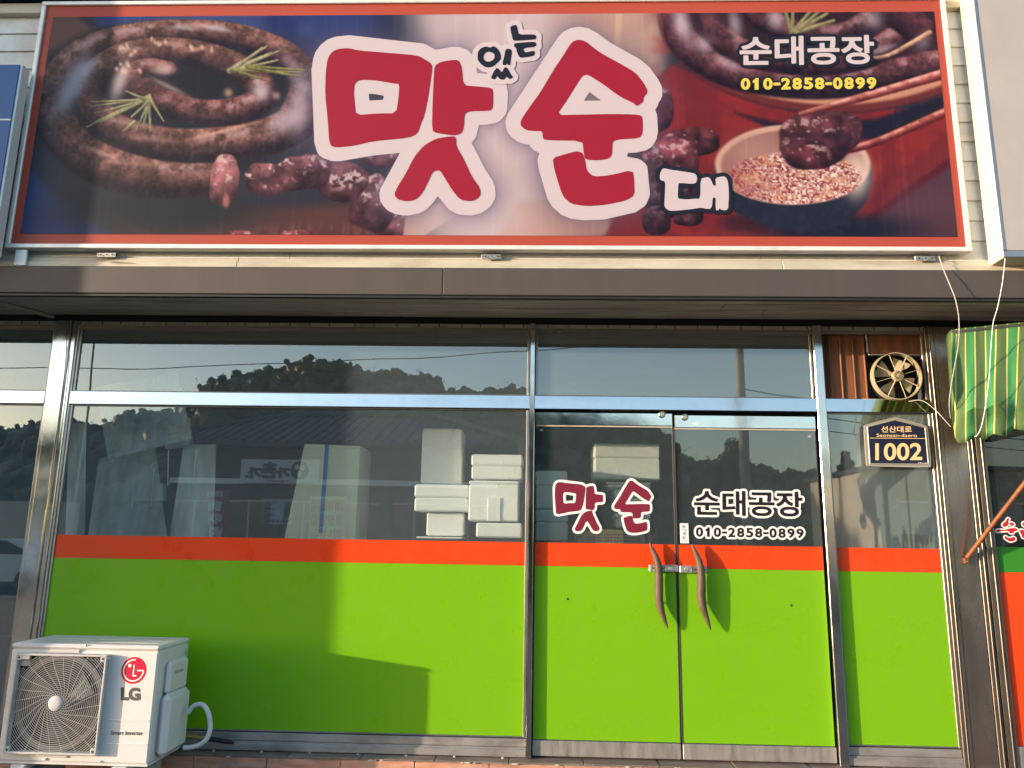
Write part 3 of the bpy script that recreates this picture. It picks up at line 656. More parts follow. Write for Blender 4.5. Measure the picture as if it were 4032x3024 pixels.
flat('lettering_outline', grow(t2, .0115, 420), YS-.0036, LB, banner); flat('lettering', t2, YS-.005, LY, banner)
# brackets under the sign
for (px) in (420, 1935, 3640):
    p = W(px, 1005, -.60); m = MB()
    m.box(p.x-.062, p.x+.062, -.606, -.602, bz0-.048, bz0-.018, .002); m.box(p.x-.062, p.x+.062, -.602, -.56, bz0-.020, bz0-.016, .001)
    br = m.obj('bracket', mat('galvanised_bracket', (.42, .40, .36), .4, .7, var=.2, dirt=(.15, .09, .05), dscale=30, damt=.6), banner)
    for dx, dz, r in ((-.052, .024, .004), (-.036, .023, .006), (-.018, .018, .004), (.004, .025, .005), (.02, .017, .003), (.04, .024, .006), (.054, .025, .004)):
        m = MB(); m.lathe_y((p.x+dx, bz0-.056+dz), [(r, -.6071), (r, -.6062)], 8); m.obj('bolt_hole', BLACKP, br)
# ---------------------------------------------------------------- the shop building
shop = empty('shop_building', (-.3, .1, .0), 'low shop front with steel framed windows, lime green and orange panels and white siding', 'building')
ZT, ZO, ZG, ZGB = 2.920, 1.485, 1.334, .279
TB0, TB1 = 2.374, 2.467
# siding planks (each its own), a shallow clapboard profile
def plank_mesh(x0, x1, nm):
    p = .1359  # upper wall heights and depths, down to the fascia, scaled about the camera
    return MB().prism_x([(-.535, 0), (-.557, .004), (-.545, p), (-.535, p)], x0, x1).mesh(nm, SIDING)
pl_l = plank_mesh(-5.4, -1.6, 'siding_plank'); pl_m = plank_mesh(-1.597, 1.4, 'siding_plank'); pl_r = plank_mesh(1.403, 5.2, 'siding_plank')
z = 3.245
while z < 5.02:
    for me_ in (pl_l, pl_m, pl_r):
        link_at('siding_plank', me_, shop, (0, 0, z))
    z += .1365
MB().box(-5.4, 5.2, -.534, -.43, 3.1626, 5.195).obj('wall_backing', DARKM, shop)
MB().box(-5.4, 5.2, -.591, -.5345, 5.018, 5.0975, .004).obj('top_trim', TRIM, shop)
m = MB(); x = -5.4
while x < 5.2:
    m.prism([(x, 5.112), (x+.05, 5.112), (x+.05, 5.253), (x, 5.253)], -.66, -.535)
    m.prism([(x+.052, 5.112), (x+.098, 5.112), (x+.098, 5.238), (x+.052, 5.238)], -.63, -.535); x += .1
m.obj('roof_edge', mat('dark_blue_roof_metal', (.02, .03, .07), .4, .3, var=.2), shop)
for (x0, x1) in ((-5.4, -1.92), (-1.917, 1.52), (1.523, 5.2)):
    MB().box(x0, x1, -.580, -.5345, 3.213, 3.240, .003).obj('trim_strip', TRIM, shop)
    MB().box(x0, x1, -.601, -.5345, 3.1665, 3.2084, .003).obj('trim_strip', TRIM, shop)
# a dent with peeled paint on the lower strip
flat('peeled_patch', [smooth_loop([(W(*q, -.602).x, W(*q, -.602).z) for q in ((430,1032),(455,1029),(520,1035),(548,1040),(500,1039),(450,1037))], 1)], -.6018, mat('peeled_paint', (.22, .18, .13), .8), shop)
# conduit joint cover at the left
MB().box(W(66,1010,-.60).x, W(112,1010,-.60).x, -.621, -.602, 3.1685, 3.279, .004).obj('joint_cover', ALUW, shop)
# fascia of the canopy: separate metal lengths
for (x0, x1) in ((-5.4, W(1744,1100,-.63).x-.0015), (W(1744,1100,-.63).x+.0015, 5.2)):
    MB().box(x0, x1, -.63, -.575, 2.9857, 3.1646, .004).obj('fascia_panel', FASCIA, shop)
MB().box(-5.4, 5.2, -.618, -.583, 2.970, 2.9847).obj('fascia_lip', DARKM, shop)
rr = random.Random(9)
for q in ((1010, 1050), (1320, 1056), (1700, 1060), (1820, 1063), (2500, 1064), (3100, 1066), (600, 1046), (3650, 1068), (120, 1036)):
    p = W(*q, -.631); MB().box(p.x-.006, p.x+.006, -.6318, -.6302, 3.1565, 3.1615).obj('edge_nick', BLACKP, shop)
# soffit boards with their joints
sy = [-.572, -.432, -.292, -.152]
for r_, y0 in enumerate(sy):
    xs_ = [-5.3, -3.36, -1.3+.35*(r_ % 2), .9+.3*(r_ % 3), 3.0, 5.1]
    for a, b_ in zip(xs_[:-1], xs_[1:]):
        zz = lambda y: 2.987+(y+.572)*.055+.0012*((r_*7+int(a*3)) % 3)
        MB().prism_x([(y0, zz(y0)+.006), (y0+.006, zz(y0)), (y0+.058, zz(y0+.058)), (y0+.062, zz(y0)+.008), (y0+.066, zz(y0+.066)), (y0+.126, zz(y0+.126)), (y0+.130, zz(y0)+.014), (y0+.130, zz(y0)+.03), (y0, zz(y0)+.03)], a+.002, b_-.002).obj('soffit_board', SOFFIT, shop)
MB().box(-5.3, 5.1, -.574, .02, 3.056, 3.07).obj('soffit_backing', DARKM, shop)
m = MB(); a, b_ = W(350, 1160, -.44), W(640*.6076, 1225, -.02)
m.tube([(-3.62, -.56, 2.984), (-3.45, -.02, 3.008)], .018, 6); m.obj('soffit_batten', SOFFIT, shop)
# header: channel with its shade in a near-black colour, white tape, frame head
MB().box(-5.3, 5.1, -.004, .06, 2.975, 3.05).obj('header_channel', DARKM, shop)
MB().box(-5.3, 5.1, -.012, .05, 2.945, 2.974, .002).obj('header_tape', TAPE, shop)
m = MB(); rr = random.Random(3)
for i in range(70): 
    x = -5.2+i*.15+rr.uniform(-.02, .02); m.box(x, x+.006, -.0135, -.0121, 2.95, 2.972)
m.obj('tape_marks', BLACKP, shop)
MB().box(-5.3, 5.1, -.020, .04, ZT, 2.944, .003).obj('frame_head', ALU, shop)
# transom bar in lengths between the posts
PF = -.043
def px2x(px, py=1900, y=PF): return W(px, py, y).x
P1a, P1b = W(2083, 1800, PF).x, W(2103, 1800, PF).x
P2a, P2b = W(3238, 1900, PF).x, W(3274, 1900, PF).x
PIL0, PIL1 = -3.425, -3.245
SLR = 2.640
for (x0, x1) in ((-5.3, PIL0-.001), (PIL1+.001, P1a-.001), (P1b+.001, P2a-.001), (P2b+.001, SLR)):
    MB().prism_x([(-.036, TB0+.003), (-.034, TB0), (.03, TB0), (.03, TB1), (-.027, TB1), (-.0295, TB1-.003)], x0, x1).obj('transom_bar', STEELH, shop)
# posts
def post(x0, x1, y0=PF, m=STEEL, z0=.164, z1=2.975, b=.003, n='steel_post'):
    return MB().box(x0, x1, y0, .04, z0, z1, b).obj(n, m, shop)
post(P1a, P1b); post(P2a, P2b)
# left pilaster: folded steel with a seam
post(PIL0, PIL0+.022, -.028); post(PIL0+.023, -3.305, -.036); post(-3.304, -3.296, -.045); post(-3.295, -3.262, -.030); post(-3.261, PIL1, -.022, ALU)
# right pilaster
for (a, b_, y, mm) in ((2.641, 2.664, -.030, WARMSTRIP), (2.665, 2.670, -.034, WARMSTRIP), (2.673, 2.700, -.028, PILS), (2.701, 2.853, -.024, PILS),
                       (2.857, 2.878, -.026, WARMSTRIP), (2.879, 2.886, -.034, WARMSTRIP), (2.893, 2.905, -.020, WARMSTRIP), (2.912, 2.940, -.022, WARMSTRIP), (2.941, 2.950, -.030, WARMSTRIP), (2.953, 2.975, -.022, WARMSTRIP)):
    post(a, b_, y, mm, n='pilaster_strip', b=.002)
MB().box(2.9055, 2.9115, -.004, .04, .164, 2.975).obj('pilaster_gap', BLACKP, shop)
# glazing
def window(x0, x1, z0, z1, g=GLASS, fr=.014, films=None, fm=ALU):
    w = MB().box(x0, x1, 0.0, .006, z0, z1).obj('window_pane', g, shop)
    for a in ((x0-.002, x0+fr, z0, z1), (x1-fr, x1+.002, z0, z1), (x0+fr, x1-fr, z0, z0+fr*.6), (x0+fr, x1-fr, z1-fr*.6, z1)):
        MB().box(a[0], a[1], -.013, -.001, a[2], a[3], .002).obj('glazing_bead', fm, w)
    if films:
        for (nm, m_, a, b_) in films: MB().box(x0+fr, x1-fr, -.0030, -.0008, a+.0006, b_-.0006).obj(nm, m_, w)
    return w
FL = [('orange_film', ORANGE, ZG, ZO), ('green_film', GREEN, ZGB, ZG)]
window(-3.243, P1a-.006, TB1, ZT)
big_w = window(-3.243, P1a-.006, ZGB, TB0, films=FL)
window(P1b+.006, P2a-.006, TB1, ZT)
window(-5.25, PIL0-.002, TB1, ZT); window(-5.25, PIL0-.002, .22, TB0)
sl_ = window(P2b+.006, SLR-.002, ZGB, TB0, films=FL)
# sills: stepped profiles
for (x0, x1) in ((-3.245, P1a-.002), (P2b+.002, SLR)):
    MB().box(x0, x1, -.014, .04, .224, .272, .004).obj('sill_profile', SILL, shop)
    MB().box(x0, x1, -.020, .04, .212, .2235).obj('sill_groove', SILL, shop)
    MB().box(x0, x1, -.030, .04, .168, .2115, .004).obj('sill_profile', SILL, shop)
MB().box(-5.3, PIL0-.002, -.03, .04, .168, .22, .004).obj('sill_profile', SILL, shop)
m = MB()
for i in range(7):
    p = W(840+i*190, 2952, -.045); m.lathe_y((p.x, .166), [(.006, -.050), (.009, -.041)], 8)
m.obj('sealant_blob', GROUT, shop)
# tiled ledge: every tile a piece
rt = random.Random(5)
x = -5.3+.02; tw = .4595
x = W(1344, 2985, -.10).x-tw*9
front = []
while x < 4.6:
    a, b_ = x+.003, x+tw-.003
    MB().box(a, b_, -.118+rt.uniform(-.0015, .0015), -.103, -.06, .150+rt.uniform(-.002, .002), .002).obj('ledge_front_tile', TILE, shop)
    x += tw
x = W(1344, 2985, -.10).x-tw*9+.12
while x < 4.6:
    MB().box(x+.003, x+tw-.003, -.120, .16, .154, .163+rt.uniform(-.0015, .0015), .002).obj('ledge_top_tile', TILETOP, shop)
    x += tw
MB().box(-5.3, 4.8, -.108, .3, -.2, .1535).obj('ledge_core', GROUT, shop)
rt = random.Random(8)
for i in range(16):
    px = rt.choice([900, 1010, 1180, 1470, 1560, 1770, 1850, 2035, 1250, 640, 2190, 2500, 2700, 3000])+rt.uniform(-40, 40); p = W(px, 2978, -.12); s_ = rt.uniform(.008, .04)
    flat('mortar_scrap', [smooth_loop([(p.x-s_, .153), (p.x-s_*.6, .1575), (p.x+s_*.5, .1582), (p.x+s_, .155), (p.x+s_*.4, .1495), (p.x-s_*.5, .150)], 1)], -.1215, mat('pale_mortar', (.55, .52, .46), .9) if i == 0 else bpy.data.materials['pale_mortar'], shop)
# boarded light and fan opening above the side light
wz = lambda x, y, yy=0.0: W(*ZC(x, y), yy)
bxs = [490, 578, 684, 792, 886]
for i in range(4):
    a = wz(bxs[i], 600, .0).x+.002; b_ = wz(bxs[i+1], 600, .0).x-.001
    y0 = (.030, .012, .012, .012)[i]
    m = MB()
    m.prism([(a, TB1+.003), (b_, TB1+.003), (b_, ZT-.002), (a, ZT-.002)], y0, .05); m.obj('plywood_board', WOODP, shop)
    MB().box(b_-.010, b_, y0-.014, y0-.0005, TB1+.003, ZT-.002, .002).obj('board_batten', WOODP, shop)
xb0, xb1 = wz(897, 400).x, wz(1345, 400).x
MB().box(xb0, xb1, .004, .02, wz(1100, 418).z, ZT-.002, .002).obj('plywood_board', WOODP, shop)
MB().box(xb0-.012, xb0-.002, -.010, .03, wz(900, 410).z, ZT-.001, .001).obj('board_edge_strip', ALU, shop)
MB().box(xb0-.002, xb1+.01, -.008, .03, wz(1100, 428).z, wz(1100, 419).z, .001).obj('board_edge_strip', ALU, shop)
MB().box(xb1, SLR, -.004, .03, TB1+.001, ZT-.001, .002).obj('fan_jamb', ALU, shop)
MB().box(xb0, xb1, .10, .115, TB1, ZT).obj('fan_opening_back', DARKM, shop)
# rooms behind the glass
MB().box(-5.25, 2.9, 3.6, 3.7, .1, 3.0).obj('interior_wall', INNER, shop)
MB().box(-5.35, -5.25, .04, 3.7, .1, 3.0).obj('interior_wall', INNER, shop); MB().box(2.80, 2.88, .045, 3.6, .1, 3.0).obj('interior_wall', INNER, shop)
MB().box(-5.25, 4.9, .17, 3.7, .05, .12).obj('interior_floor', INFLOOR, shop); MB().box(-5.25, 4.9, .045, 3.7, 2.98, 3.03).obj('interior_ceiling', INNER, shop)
MB().box(-5.35, 5.2, -.39, 3.8, 3.075, 3.2).obj('roof_deck', DARKM, shop)
# ---------------------------------------------------------------- glass doors
SEAM = W(2667, 2300, 0).x
def door(x0, x1, dz, side, lab):
    d = MB().box(x0, x1, -.001, .009, .267, 2.30).obj('door', GLASSD, shop); d['label'] = lab
    MB().box(x0, x1, -.016, .024, 2.268+dz, 2.356+dz, .004).obj('top_rail', STEELH, d)
    MB().box(x0+.004, x1-.002, -.009, -.001, 2.258+dz, 2.267+dz, .001).obj('rail_gasket', TRIM, d)
    MB().box(x0, x1, -.018, .026, .176, .266, .004).obj('bottom_rail', DOORRAIL, d)
    MB().box(x0+.004, x1-.004, -.0035, -.0011, .272, ZG-.0006).obj('green_film', GREEN, d)
    MB().box(x0+.004, x1-.004, -.0035, -.0011, ZG+.0006, ZO).obj('orange_film', ORANGE, d)
    ex = x1 if side < 0 else x0
    MB().box(ex-.004, ex+.004, -.006, .012, .268, 2.256, .001).obj('edge_strip', mat('dark_edge_seal', (.03, .03, .03), .5) if side < 0 else bpy.data.materials['dark_edge_seal'], d)
    return d
dl = door(P1b+.008, SEAM-.006, 0, -1, 'left leaf with the red brush lettering'); dr = door(SEAM+.006, P2a-.008, -.010, 1, 'right leaf with the black telephone lettering')
m = MB().box(SEAM-.0015, SEAM+.0015, .015, .02, .15, 2.4).obj('door_gap', BLACKP, shop)
for (d, q) in ((dl, (998, 218)), (dr, (1146, 235))):
    p = W(*Z5(*q), -.016); m = MB(); m.lathe_y((p.x, p.z), [(.0235, -.0165), (.0235, -.024), (.020, -.027), (.0, -.0271)], 20); k = m.obj('key_cylinder', BRASS, d, smooth=True)
    MB().lathe_y((p.x, p.z), [(.011, -.0272), (.010, -.0285), (.0, -.0286)], 14).obj('key_core', CHROME, d, smooth=True)
p = W(*Z5(1215, 276), -.0165); MB().box(p.x-.018, p.x+.018, -.0172, -.0162, p.z-.006, p.z+.006).obj('small_sticker', VWHITE, dr)
for d, q in ((dl, (218, 317)), (dr, (1953, 358))):
    tl = text_in('KCC' if False else '안전유리', Z5(q[0]-22, q[1]-12), Z5(q[0]+22, q[1]-12), Z5(q[0]-22, q[1]-2), -.0015)
    p = W(*Z5(*q), -.002); flat('glass_mark', [[(p.x-.014, p.z-.009), (p.x+.014, p.z-.009), (p.x+.014, p.z-.0075), (p.x-.014, p.z-.0075)]], -.002, mat('etched_mark', (.4, .42, .42), .6) if d is dl else bpy.data.materials['etched_mark'], d)
    flat('glass_mark', [[(p.x-.011, p.z-.003), (p.x+.011, p.z-.003), (p.x+.011, p.z+.004), (p.x-.011, p.z+.004)]], -.002, bpy.data.materials['etched_mark'], d)
for d, q in ((dl, (388, 1413)), (dr, (1837, 1455))):
    p = W(*Z5(*q), -.004); MB().lathe_y((p.x, p.z), [(.0075, -.0039), (.007, -.0046)], 12).obj('screw_hole', BLACKP, d)
# carved wooden pull handles
HL = [((215,318),9),((232,362),17),((268,450),30),((310,555),40),((338,660),46),((347,780),50),((348,900),53),((348,1020),52),((350,1120),50),((360,1205),48),((382,1300),40),((410,1385),32),((440,1470),22),((462,1530),14),((474,1565),7)]
HR = [((828,340),9),((846,385),18),((882,470),30),((925,570),39),((950,680),46),((960,790),50),((965,900),53),((964,1020),53),((966,1120),51),((975,1205),49),((1000,1300),42),((1032,1390),33),((1064,1480),23),((1086,1545),14),((1100,1587),7)]
for d, H_, sx in ((dl, HL, 0), (dr, HR, 3)):
    ctr = []; rad = []
    rn = random.Random(sx+1)
    for i, (q, r_) in enumerate(H_):
        yy = -.046-.006*math.sin(i/len(H_)*math.pi); p = W(*ZH(*q), yy); ctr.append(p); rad.append(r_*.27119/CF*5.15*1.15)
    P = bez(ctr, 4); RR = np.interp(np.linspace(0, len(H_)-1, len(P)), range(len(H_)), rad)*np.array([1+rn.uniform(-.035, .035) for _ in P])
    h = MB().tube(P, list(RR), 12, flat=1.0).obj('carved_handle', HORN, d, smooth=True)
    for zz, rr_ in (((345 if sx == 0 else 965, 1185), .0062), ((345 if sx == 0 else 960, 745), .0062)):
        p = W(*ZH(*zz), -.045); m = MB(); m.tube([(p.x, -.0035, p.z), (p.x, -.042, p.z)], rr_, 10); m.lathe_y((p.x, p.z), [(.015, -.0036), (.013, -.009), (.006, -.0095)], 14); m.obj('handle_stem', CHROME, d, smooth=True)
# hook lock between the leaves
for d, (x0, x1), kx in ((dl, (207, 622), 0), (dr, (638, 1046), 1)):
    a = W(*ZH(x0, 690), -.01).x; b_ = W(*ZH(x1, 690), -.01).x; zc = W(*ZH(620, 695 if kx == 0 else 703), -.01).z
    c = a+(b_-a)*(.58 if kx == 0 else .45)
    k = MB().box(a, b_, -.0125, -.004, zc-.022, zc+.022, .004).obj('lock_plate', CHROME, d)
    (k0, k1) = (c, b_) if kx == 0 else (a, c)
    MB().box(k0, k1, -.030, -.0126, zc-.0235, zc+.0235, .007).obj('lock_case', CHROME, d)
    (k0, k1) = (a, c) if kx == 0 else (c, b_)
    for f in (.28, .78):
        xx = k0+(k1-k0)*f; MB().box(xx-.010, xx+.010, -.0135, -.0126, zc-.004, zc+.004, .0004).obj('lock_slot', BLACKP, d)
    if kx: 
        xx = a+(c-a)*.55; MB().lathe_y((xx, zc), [(.012, -.0301), (.011, -.034), (.007, -.0345), (.0065, -.033), (.0, -.033)], 20).obj('key_cylinder', CHROME, d, smooth=True)
    else:
        xx = k0+(k1-k0); MB().box(c+.012, c+.038, -.0306, -.0301, zc-.007, zc+.009).obj('lock_label', VWHITE, d)
# PULL plate
a, b_, c = W(*ZH(654, 38), -.003), W(*ZH(776, 46), -.003), W(*ZH(662, 328), -.003)
pb = MB().box(a.x, b_.x, -.0052, -.0012, c.z, a.z, .0008).obj('pull_plate', VWHITE, dr)
for i, ch in enumerate('당기세요'):
    y0 = 64+i*52; flat('lettering', grow(text_in(ch, ZH(690, y0), ZH(738, y0+2), ZH(690, y0+40), -.006), .0005, 120), -.0056, BLACKP, dr)
flat('lettering', grow(text_in('PULL', ZH(683, 280), ZH(762, 282), ZH(683, 304), -.006), .0002, 140), -.0056, mat('grey_print', (.25, .25, .25), .6), dr)
# vinyl lettering on the doors
MAROON = mat('maroon_vinyl', tuple(s2l((118, 26, 50))), .4, 0, var=.02); BLKV = mat('black_vinyl', tuple(s2l((26, 14, 24))), .4, 0, var=.02)
fa = lambda x, y: Z5(303+(x-120)*.3195, 655+(y-283)*.357); fb = lambda x, y: Z5(687+(x-1262)*.325, 645+(y-233)*.349)
YD = -.0015
l1 = [trace(fa, l, YD) for l in (MA, MAH, MB_, MC)]; l2 = [trace(fb, l, YD) for l in (SA, SB)]
flat('lettering_outline', grow(l1, .0165), YD, VWHITE, dl); flat('lettering_outline', grow(l2, .0165), YD, VWHITE, dl)
flat('lettering', l1[:2], YD-.0008, MAROON, dl)
for l in l1[2:]+l2: flat('lettering', [l], YD-.0009, MAROON, dl)
t3 = grow(text_in('순대공장', Z5(1210, 712), Z5(1903, 722), Z5(1210, 866), YD), .0045, 420)
flat('lettering_outline', grow(t3, .0145, 420), YD, VWHITE, dr); flat('lettering', t3, YD-.0009, BLKV, dr)
t4 = grow(text_cells('010-2858-0899', Z5(1212, 950), Z5(1921, 960), Z5(1212, 1006), YD), .0030, 520)
flat('lettering_outline', grow(t4, .0135, 420), YD, VWHITE, dr); flat('lettering', t4, YD-.0009, BLKV, dr)
# ---------------------------------------------------------------- extractor fan
fc = W(*ZC(1135, 605), -.03); FR = (W(*ZC(1340, 605), -.03).x-W(*ZC(928, 605), -.03).x)/2
fan = empty('extractor_fan', (fc.x, 0, fc.z), 'round yellowed plastic extractor fan in the dark opening above the blue number plate', 'fan')
def ring_y(m, c, r0, r1, y0, y1, n=48):
    vs = []; fs = []
    for (r, y) in ((r0, y0), (r1, y0), (r1, y1), (r0, y1)):
        for k in range(n):
            th = 2*math.pi*k/n; vs.append((c[0]+r*math.cos(th), y, c[1]+r*math.sin(th)))
    for i in range(4):
        for k in range(n): k2 = (k+1) % n; i2 = (i+1) % 4; fs.append((i*n+k, i*n+k2, i2*n+k2, i2*n+k))
    return m.add(vs, fs)
m = MB(); ring_y(m, (fc.x, fc.z), FR-.006, FR, -.052, .0); m.obj('duct_ring', FANP, fan, smooth=True)
for k in range(8):
    th = 2*math.pi*k/8+R(62); ca, sa = math.cos(th), math.sin(th); wd = .0075 if k % 2 == 0 else .004
    a = Vector((fc.x+ca*.028, -.048, fc.z+sa*.028)); b_ = Vector((fc.x+ca*(FR-.004), -.046, fc.z+sa*(FR-.004)))
    MB().tube([a, b_], [wd*1.2, wd*.8], 6, flat=.6).obj('spoke', FANP, fan)
m = MB(); m.lathe_y((fc.x, fc.z), [(.036, -.030), (.038, -.056), (.034, -.062), (.006, -.064), (.0055, -.067), (0, -.0675)], 28); hb = m.obj('motor_hub', FANP, fan, smooth=True)
for k in range(10):
    th = 2*math.pi*k/10+.2; ca, sa = math.cos(th), math.sin(th); o = lambda r, w: (fc.x+ca*r-sa*w, fc.z+sa*r+ca*w)
    flat('hub_hole', [smooth_loop([o(.010, 0), o(.019, -.0022), o(.026, -.0042), o(.0295, 0), o(.026, .0042), o(.019, .0022)], 1)], -.0646, BLACKP, hb)
for k in range(4):
    th = 2*math.pi*k/4+R(70); n = 7; vs = []; 
    for i in range(n):
        r = .03+(FR-.022-.03)*i/(n-1); w = .18+.42*math.sin((i+1)/(n)*math.pi*.62)
        for s_, yy in ((-w, -.018), (w*.55, .006)):
            vs.append((fc.x+r*math.cos(th+s_), yy, fc.z+r*math.sin(th+s_)))
    vs2 = [(v[0], v[1]+.002, v[2]) for v in vs]; q = len(vs); fs = []
    for i in range(n-1):
        fs += [(2*i, 2*i+1, 2*i+3, 2*i+2), (q+2*i+1, q+2*i, q+2*i+2, q+2*i+3), (2*i, 2*i+2, q+2*i+2, q+2*i), (2*i+1, q+2*i+1, q+2*i+3, 2*i+3)]
    fs += [(0, q, q+1, 1), (2*n-2, 2*n-1, q+2*n-1, q+2*n-2)]
    MB().add(vs+vs2, fs).obj('fan_blade', FANP, fan, smooth=True)
m = MB(); ring_y(m, (fc.x+.012, fc.z-.004), FR+.002, FR+.012, .004, .03); m.obj('rear_ring', BLACKP, fan, smooth=True)
# ---------------------------------------------------------------- number plate
plate = empty('number_plate', (W(*ZP(950, 800), -.03).x, -.02, W(*ZP(950, 1300), -.03).z), 'blue house shaped street number plate reading 1002 on the narrow side light', 'sign')
YP = -.046
OUT = [(230,430),(290,388),(860,240),(920,236),(980,248),(1570,408),(1622,460),(1700,1290),(1660,1332),(320,1306),(285,1262)]
INN = [(308,448),(905,296),(1560,462),(1634,1264),(362,1250)]
lo = trace(ZP, OUT, YP); li = [(W(*ZP(*q), YP).x, W(*ZP(*q), YP).z) for q in INN]
m = MB(); m.prism(lo, -.034, -.048); m.obj('plate_rim', PLATEF, plate)
m = MB(); m.prism(li, -.040, -.0488); 
m.obj('plate_face', NAVY, plate)
lo2 = grow([li], .0045, 200)
YQ = -.0495
m = MB()
for i in range(len(li)):
    a, b_ = li[i], li[(i+1) % len(li)]; m.tube([(a[0], -.0488, a[1]), (b_[0], -.0488, b_[1])], .0042, 8)
m.obj('plate_bead', PLATEF, plate, smooth=True)
flat('lettering', grow(text_in('선산대로', ZP(608, 432), ZP(1266, 432), ZP(612, 566), YQ), .0010, 300), YQ, PLATEC, plate)
flat('lettering', grow(text_in('Seonsan-daero', ZP(506, 594), ZP(1384, 598), ZP(508, 664), YQ), .0003, 420), YQ, PLATEC, plate)
flat('lettering', grow(text_in('1002', ZP(490, 812), ZP(1486, 808), ZP(490, 1166), YQ), .0035, 320), YQ, PLATEC, plate)
flat('lettering', grow(text_in('39142', ZP(1408, 1222), ZP(1616, 1224), ZP(1408, 1256), YQ, 1.25), .0004, 300), YQ, VWHITE, plate)
a, b_ = W(*ZP(325, 690), YQ), W(*ZP(1584, 700), YQ); flat('divider_line', [[(a.x, a.z-.0018), (b_.x, b_.z-.0018), (b_.x, b_.z+.0018), (a.x, a.z+.0018)]], YQ, PLATEC, plate)
# ---------------------------------------------------------------- neighbours' signs
SGN = mat('blue_sign_film', tuple(s2l((0, 72, 140))), .35, 0, var=.03)
GFACE = mat('grey_white_sign_film', (.37, .345, .34), .38, 0, var=.05, dirt=(.45, .42, .38), dscale=2, damt=.3)
bs = empty('blue_sign', (-4.2, -.55, 3.2), 'blue box sign cut off by the left edge of the photo, beside the food banner', 'sign')
xr = W(88, 249, -.75).x; zt = W(88, 249, -.75).z
MB().box(-5.3, xr-.012, -.756, -.73, 3.213, zt-.012, .002).obj('sign_face', SGN, bs)
MB().box(-5.3, xr, -.748, -.665, 3.20, zt, .006).obj('sign_box', ALUW, bs)
zl = W(20, 471, -.757).z; MB().box(-5.3, xr-.013, -.7585, -.7562, zl-.005, zl+.005).obj('white_line', VWHITE, bs)
gs = empty('pale_sign', (3.4, -.55, 3.2), 'pale grey box sign with pink disc cut off by the right photo edge', 'sign')
x0 = W(3893, 1000, -.60).x
MB().box(x0, 5.4, -.73, -.585, 3.205, 5.25, .006).obj('sign_box', mat('cream_box_enamel', (.66, .60, .45), .45, 0, var=.05, dirt=(.45, .38, .28), dscale=5, damt=.3), gs)
MB().box(x0+.022, 5.4, -.735, -.7305, 3.252, 5.23, .002).obj('sign_face', GFACE, gs)
MB().box(x0+.001, 5.4, -.738, -.7305, 3.208, 3.250, .003).obj('edge_bar', ALU, gs); MB().box(x0+.001, x0+.024, -.738, -.7305, 3.251, 5.23, .003).obj('edge_bar', ALU, gs)
cc = W(*Z3(2330, 580), -.736); MB().lathe_y((cc.x, cc.z), [(.125*.8+.0, -.7362), (.1, -.7370), (0, -.7371)], 40).obj('pink_disc', mat('pink_print', tuple(s2l((214, 150, 150))), .4), gs)
m = MB(); m.lathe_y((x0+.012, 3.25), [(.004, -.7385), (.003, -.7405)], 8); m.obj('screw', BLACKP, gs)
# ---------------------------------------------------------------- neighbour shop (right)
nb = empty('neighbour_shop', (4, .1, 0), 'neighbouring shop front with deep green and red orange panels and dark bubbled window', 'building')
GLN = glass('rain_spotted_glass', (.30, .36, .36), .02, 1.6)
zb = W(3893, 2152, 0).z; zb2 = W(3893, 2262, 0).z
zb2 = W(*(3632+378*.7378, 1800+613*.7378), 0).z; zb = W(*(3632+358*.7378, 1800+478*.7378), 0).z
gx = 2.976
w = MB().box(gx, 5.0, 0, .006, .30, 2.90).obj('window_pane', GLN, nb)
MB().box(gx, 5.0, -.003, -.0008, zb2+.0006, zb).obj('green_film', GREEN2, w); MB().box(gx, 5.0, -.003, -.0008, .30, zb2-.0006).obj('orange_film', ORANGE2, w)
MB().box(gx, 5.0, -.016, .03, .15, .298, .004).obj('bottom_rail', DOORRAIL, nb); MB().box(gx, 5.0, -.016, .03, 2.901, 2.944, .003).obj('frame_head', ALU, nb)
BUB = mat('bubble_wrap', (.025, .04, .045), .25, 0, spec=.6, var=.3, vscale=30)
t = BUB.node_tree; vo = t.nodes.new('ShaderNodeTexVoronoi'); vo.inputs['Scale'].default_value = 55; g_ = t.nodes.new('ShaderNodeNewGeometry'); mpn = t.nodes.new('ShaderNodeMapping'); mpn.inputs['Scale'].default_value = (1, 1, 1.5)
bp = t.nodes.new('ShaderNodeBump'); bp.inputs['Strength'].default_value = .7; bp.inputs['Distance'].default_value = .01; bp.invert = True
t.links.new(g_.outputs['Position'], mpn.inputs[0]); t.links.new(mpn.outputs[0], vo.inputs[0]); t.links.new(vo.outputs['Distance'], bp.inputs['Height']); t.links.new(bp.outputs[0], t.nodes['Principled BSDF'].inputs['Normal'])
MB().box(gx+.01, 4.98, .012, .02, .31, 2.89).obj('bubble_sheet', BUB, nb)
MB().box(gx, 5.0, .03, .05, .2, 2.95).obj('blackout_board', DARKM, nb)
RV = mat('crimson_vinyl', tuple(s2l((186, 24, 40))), .4, 0, var=.02)
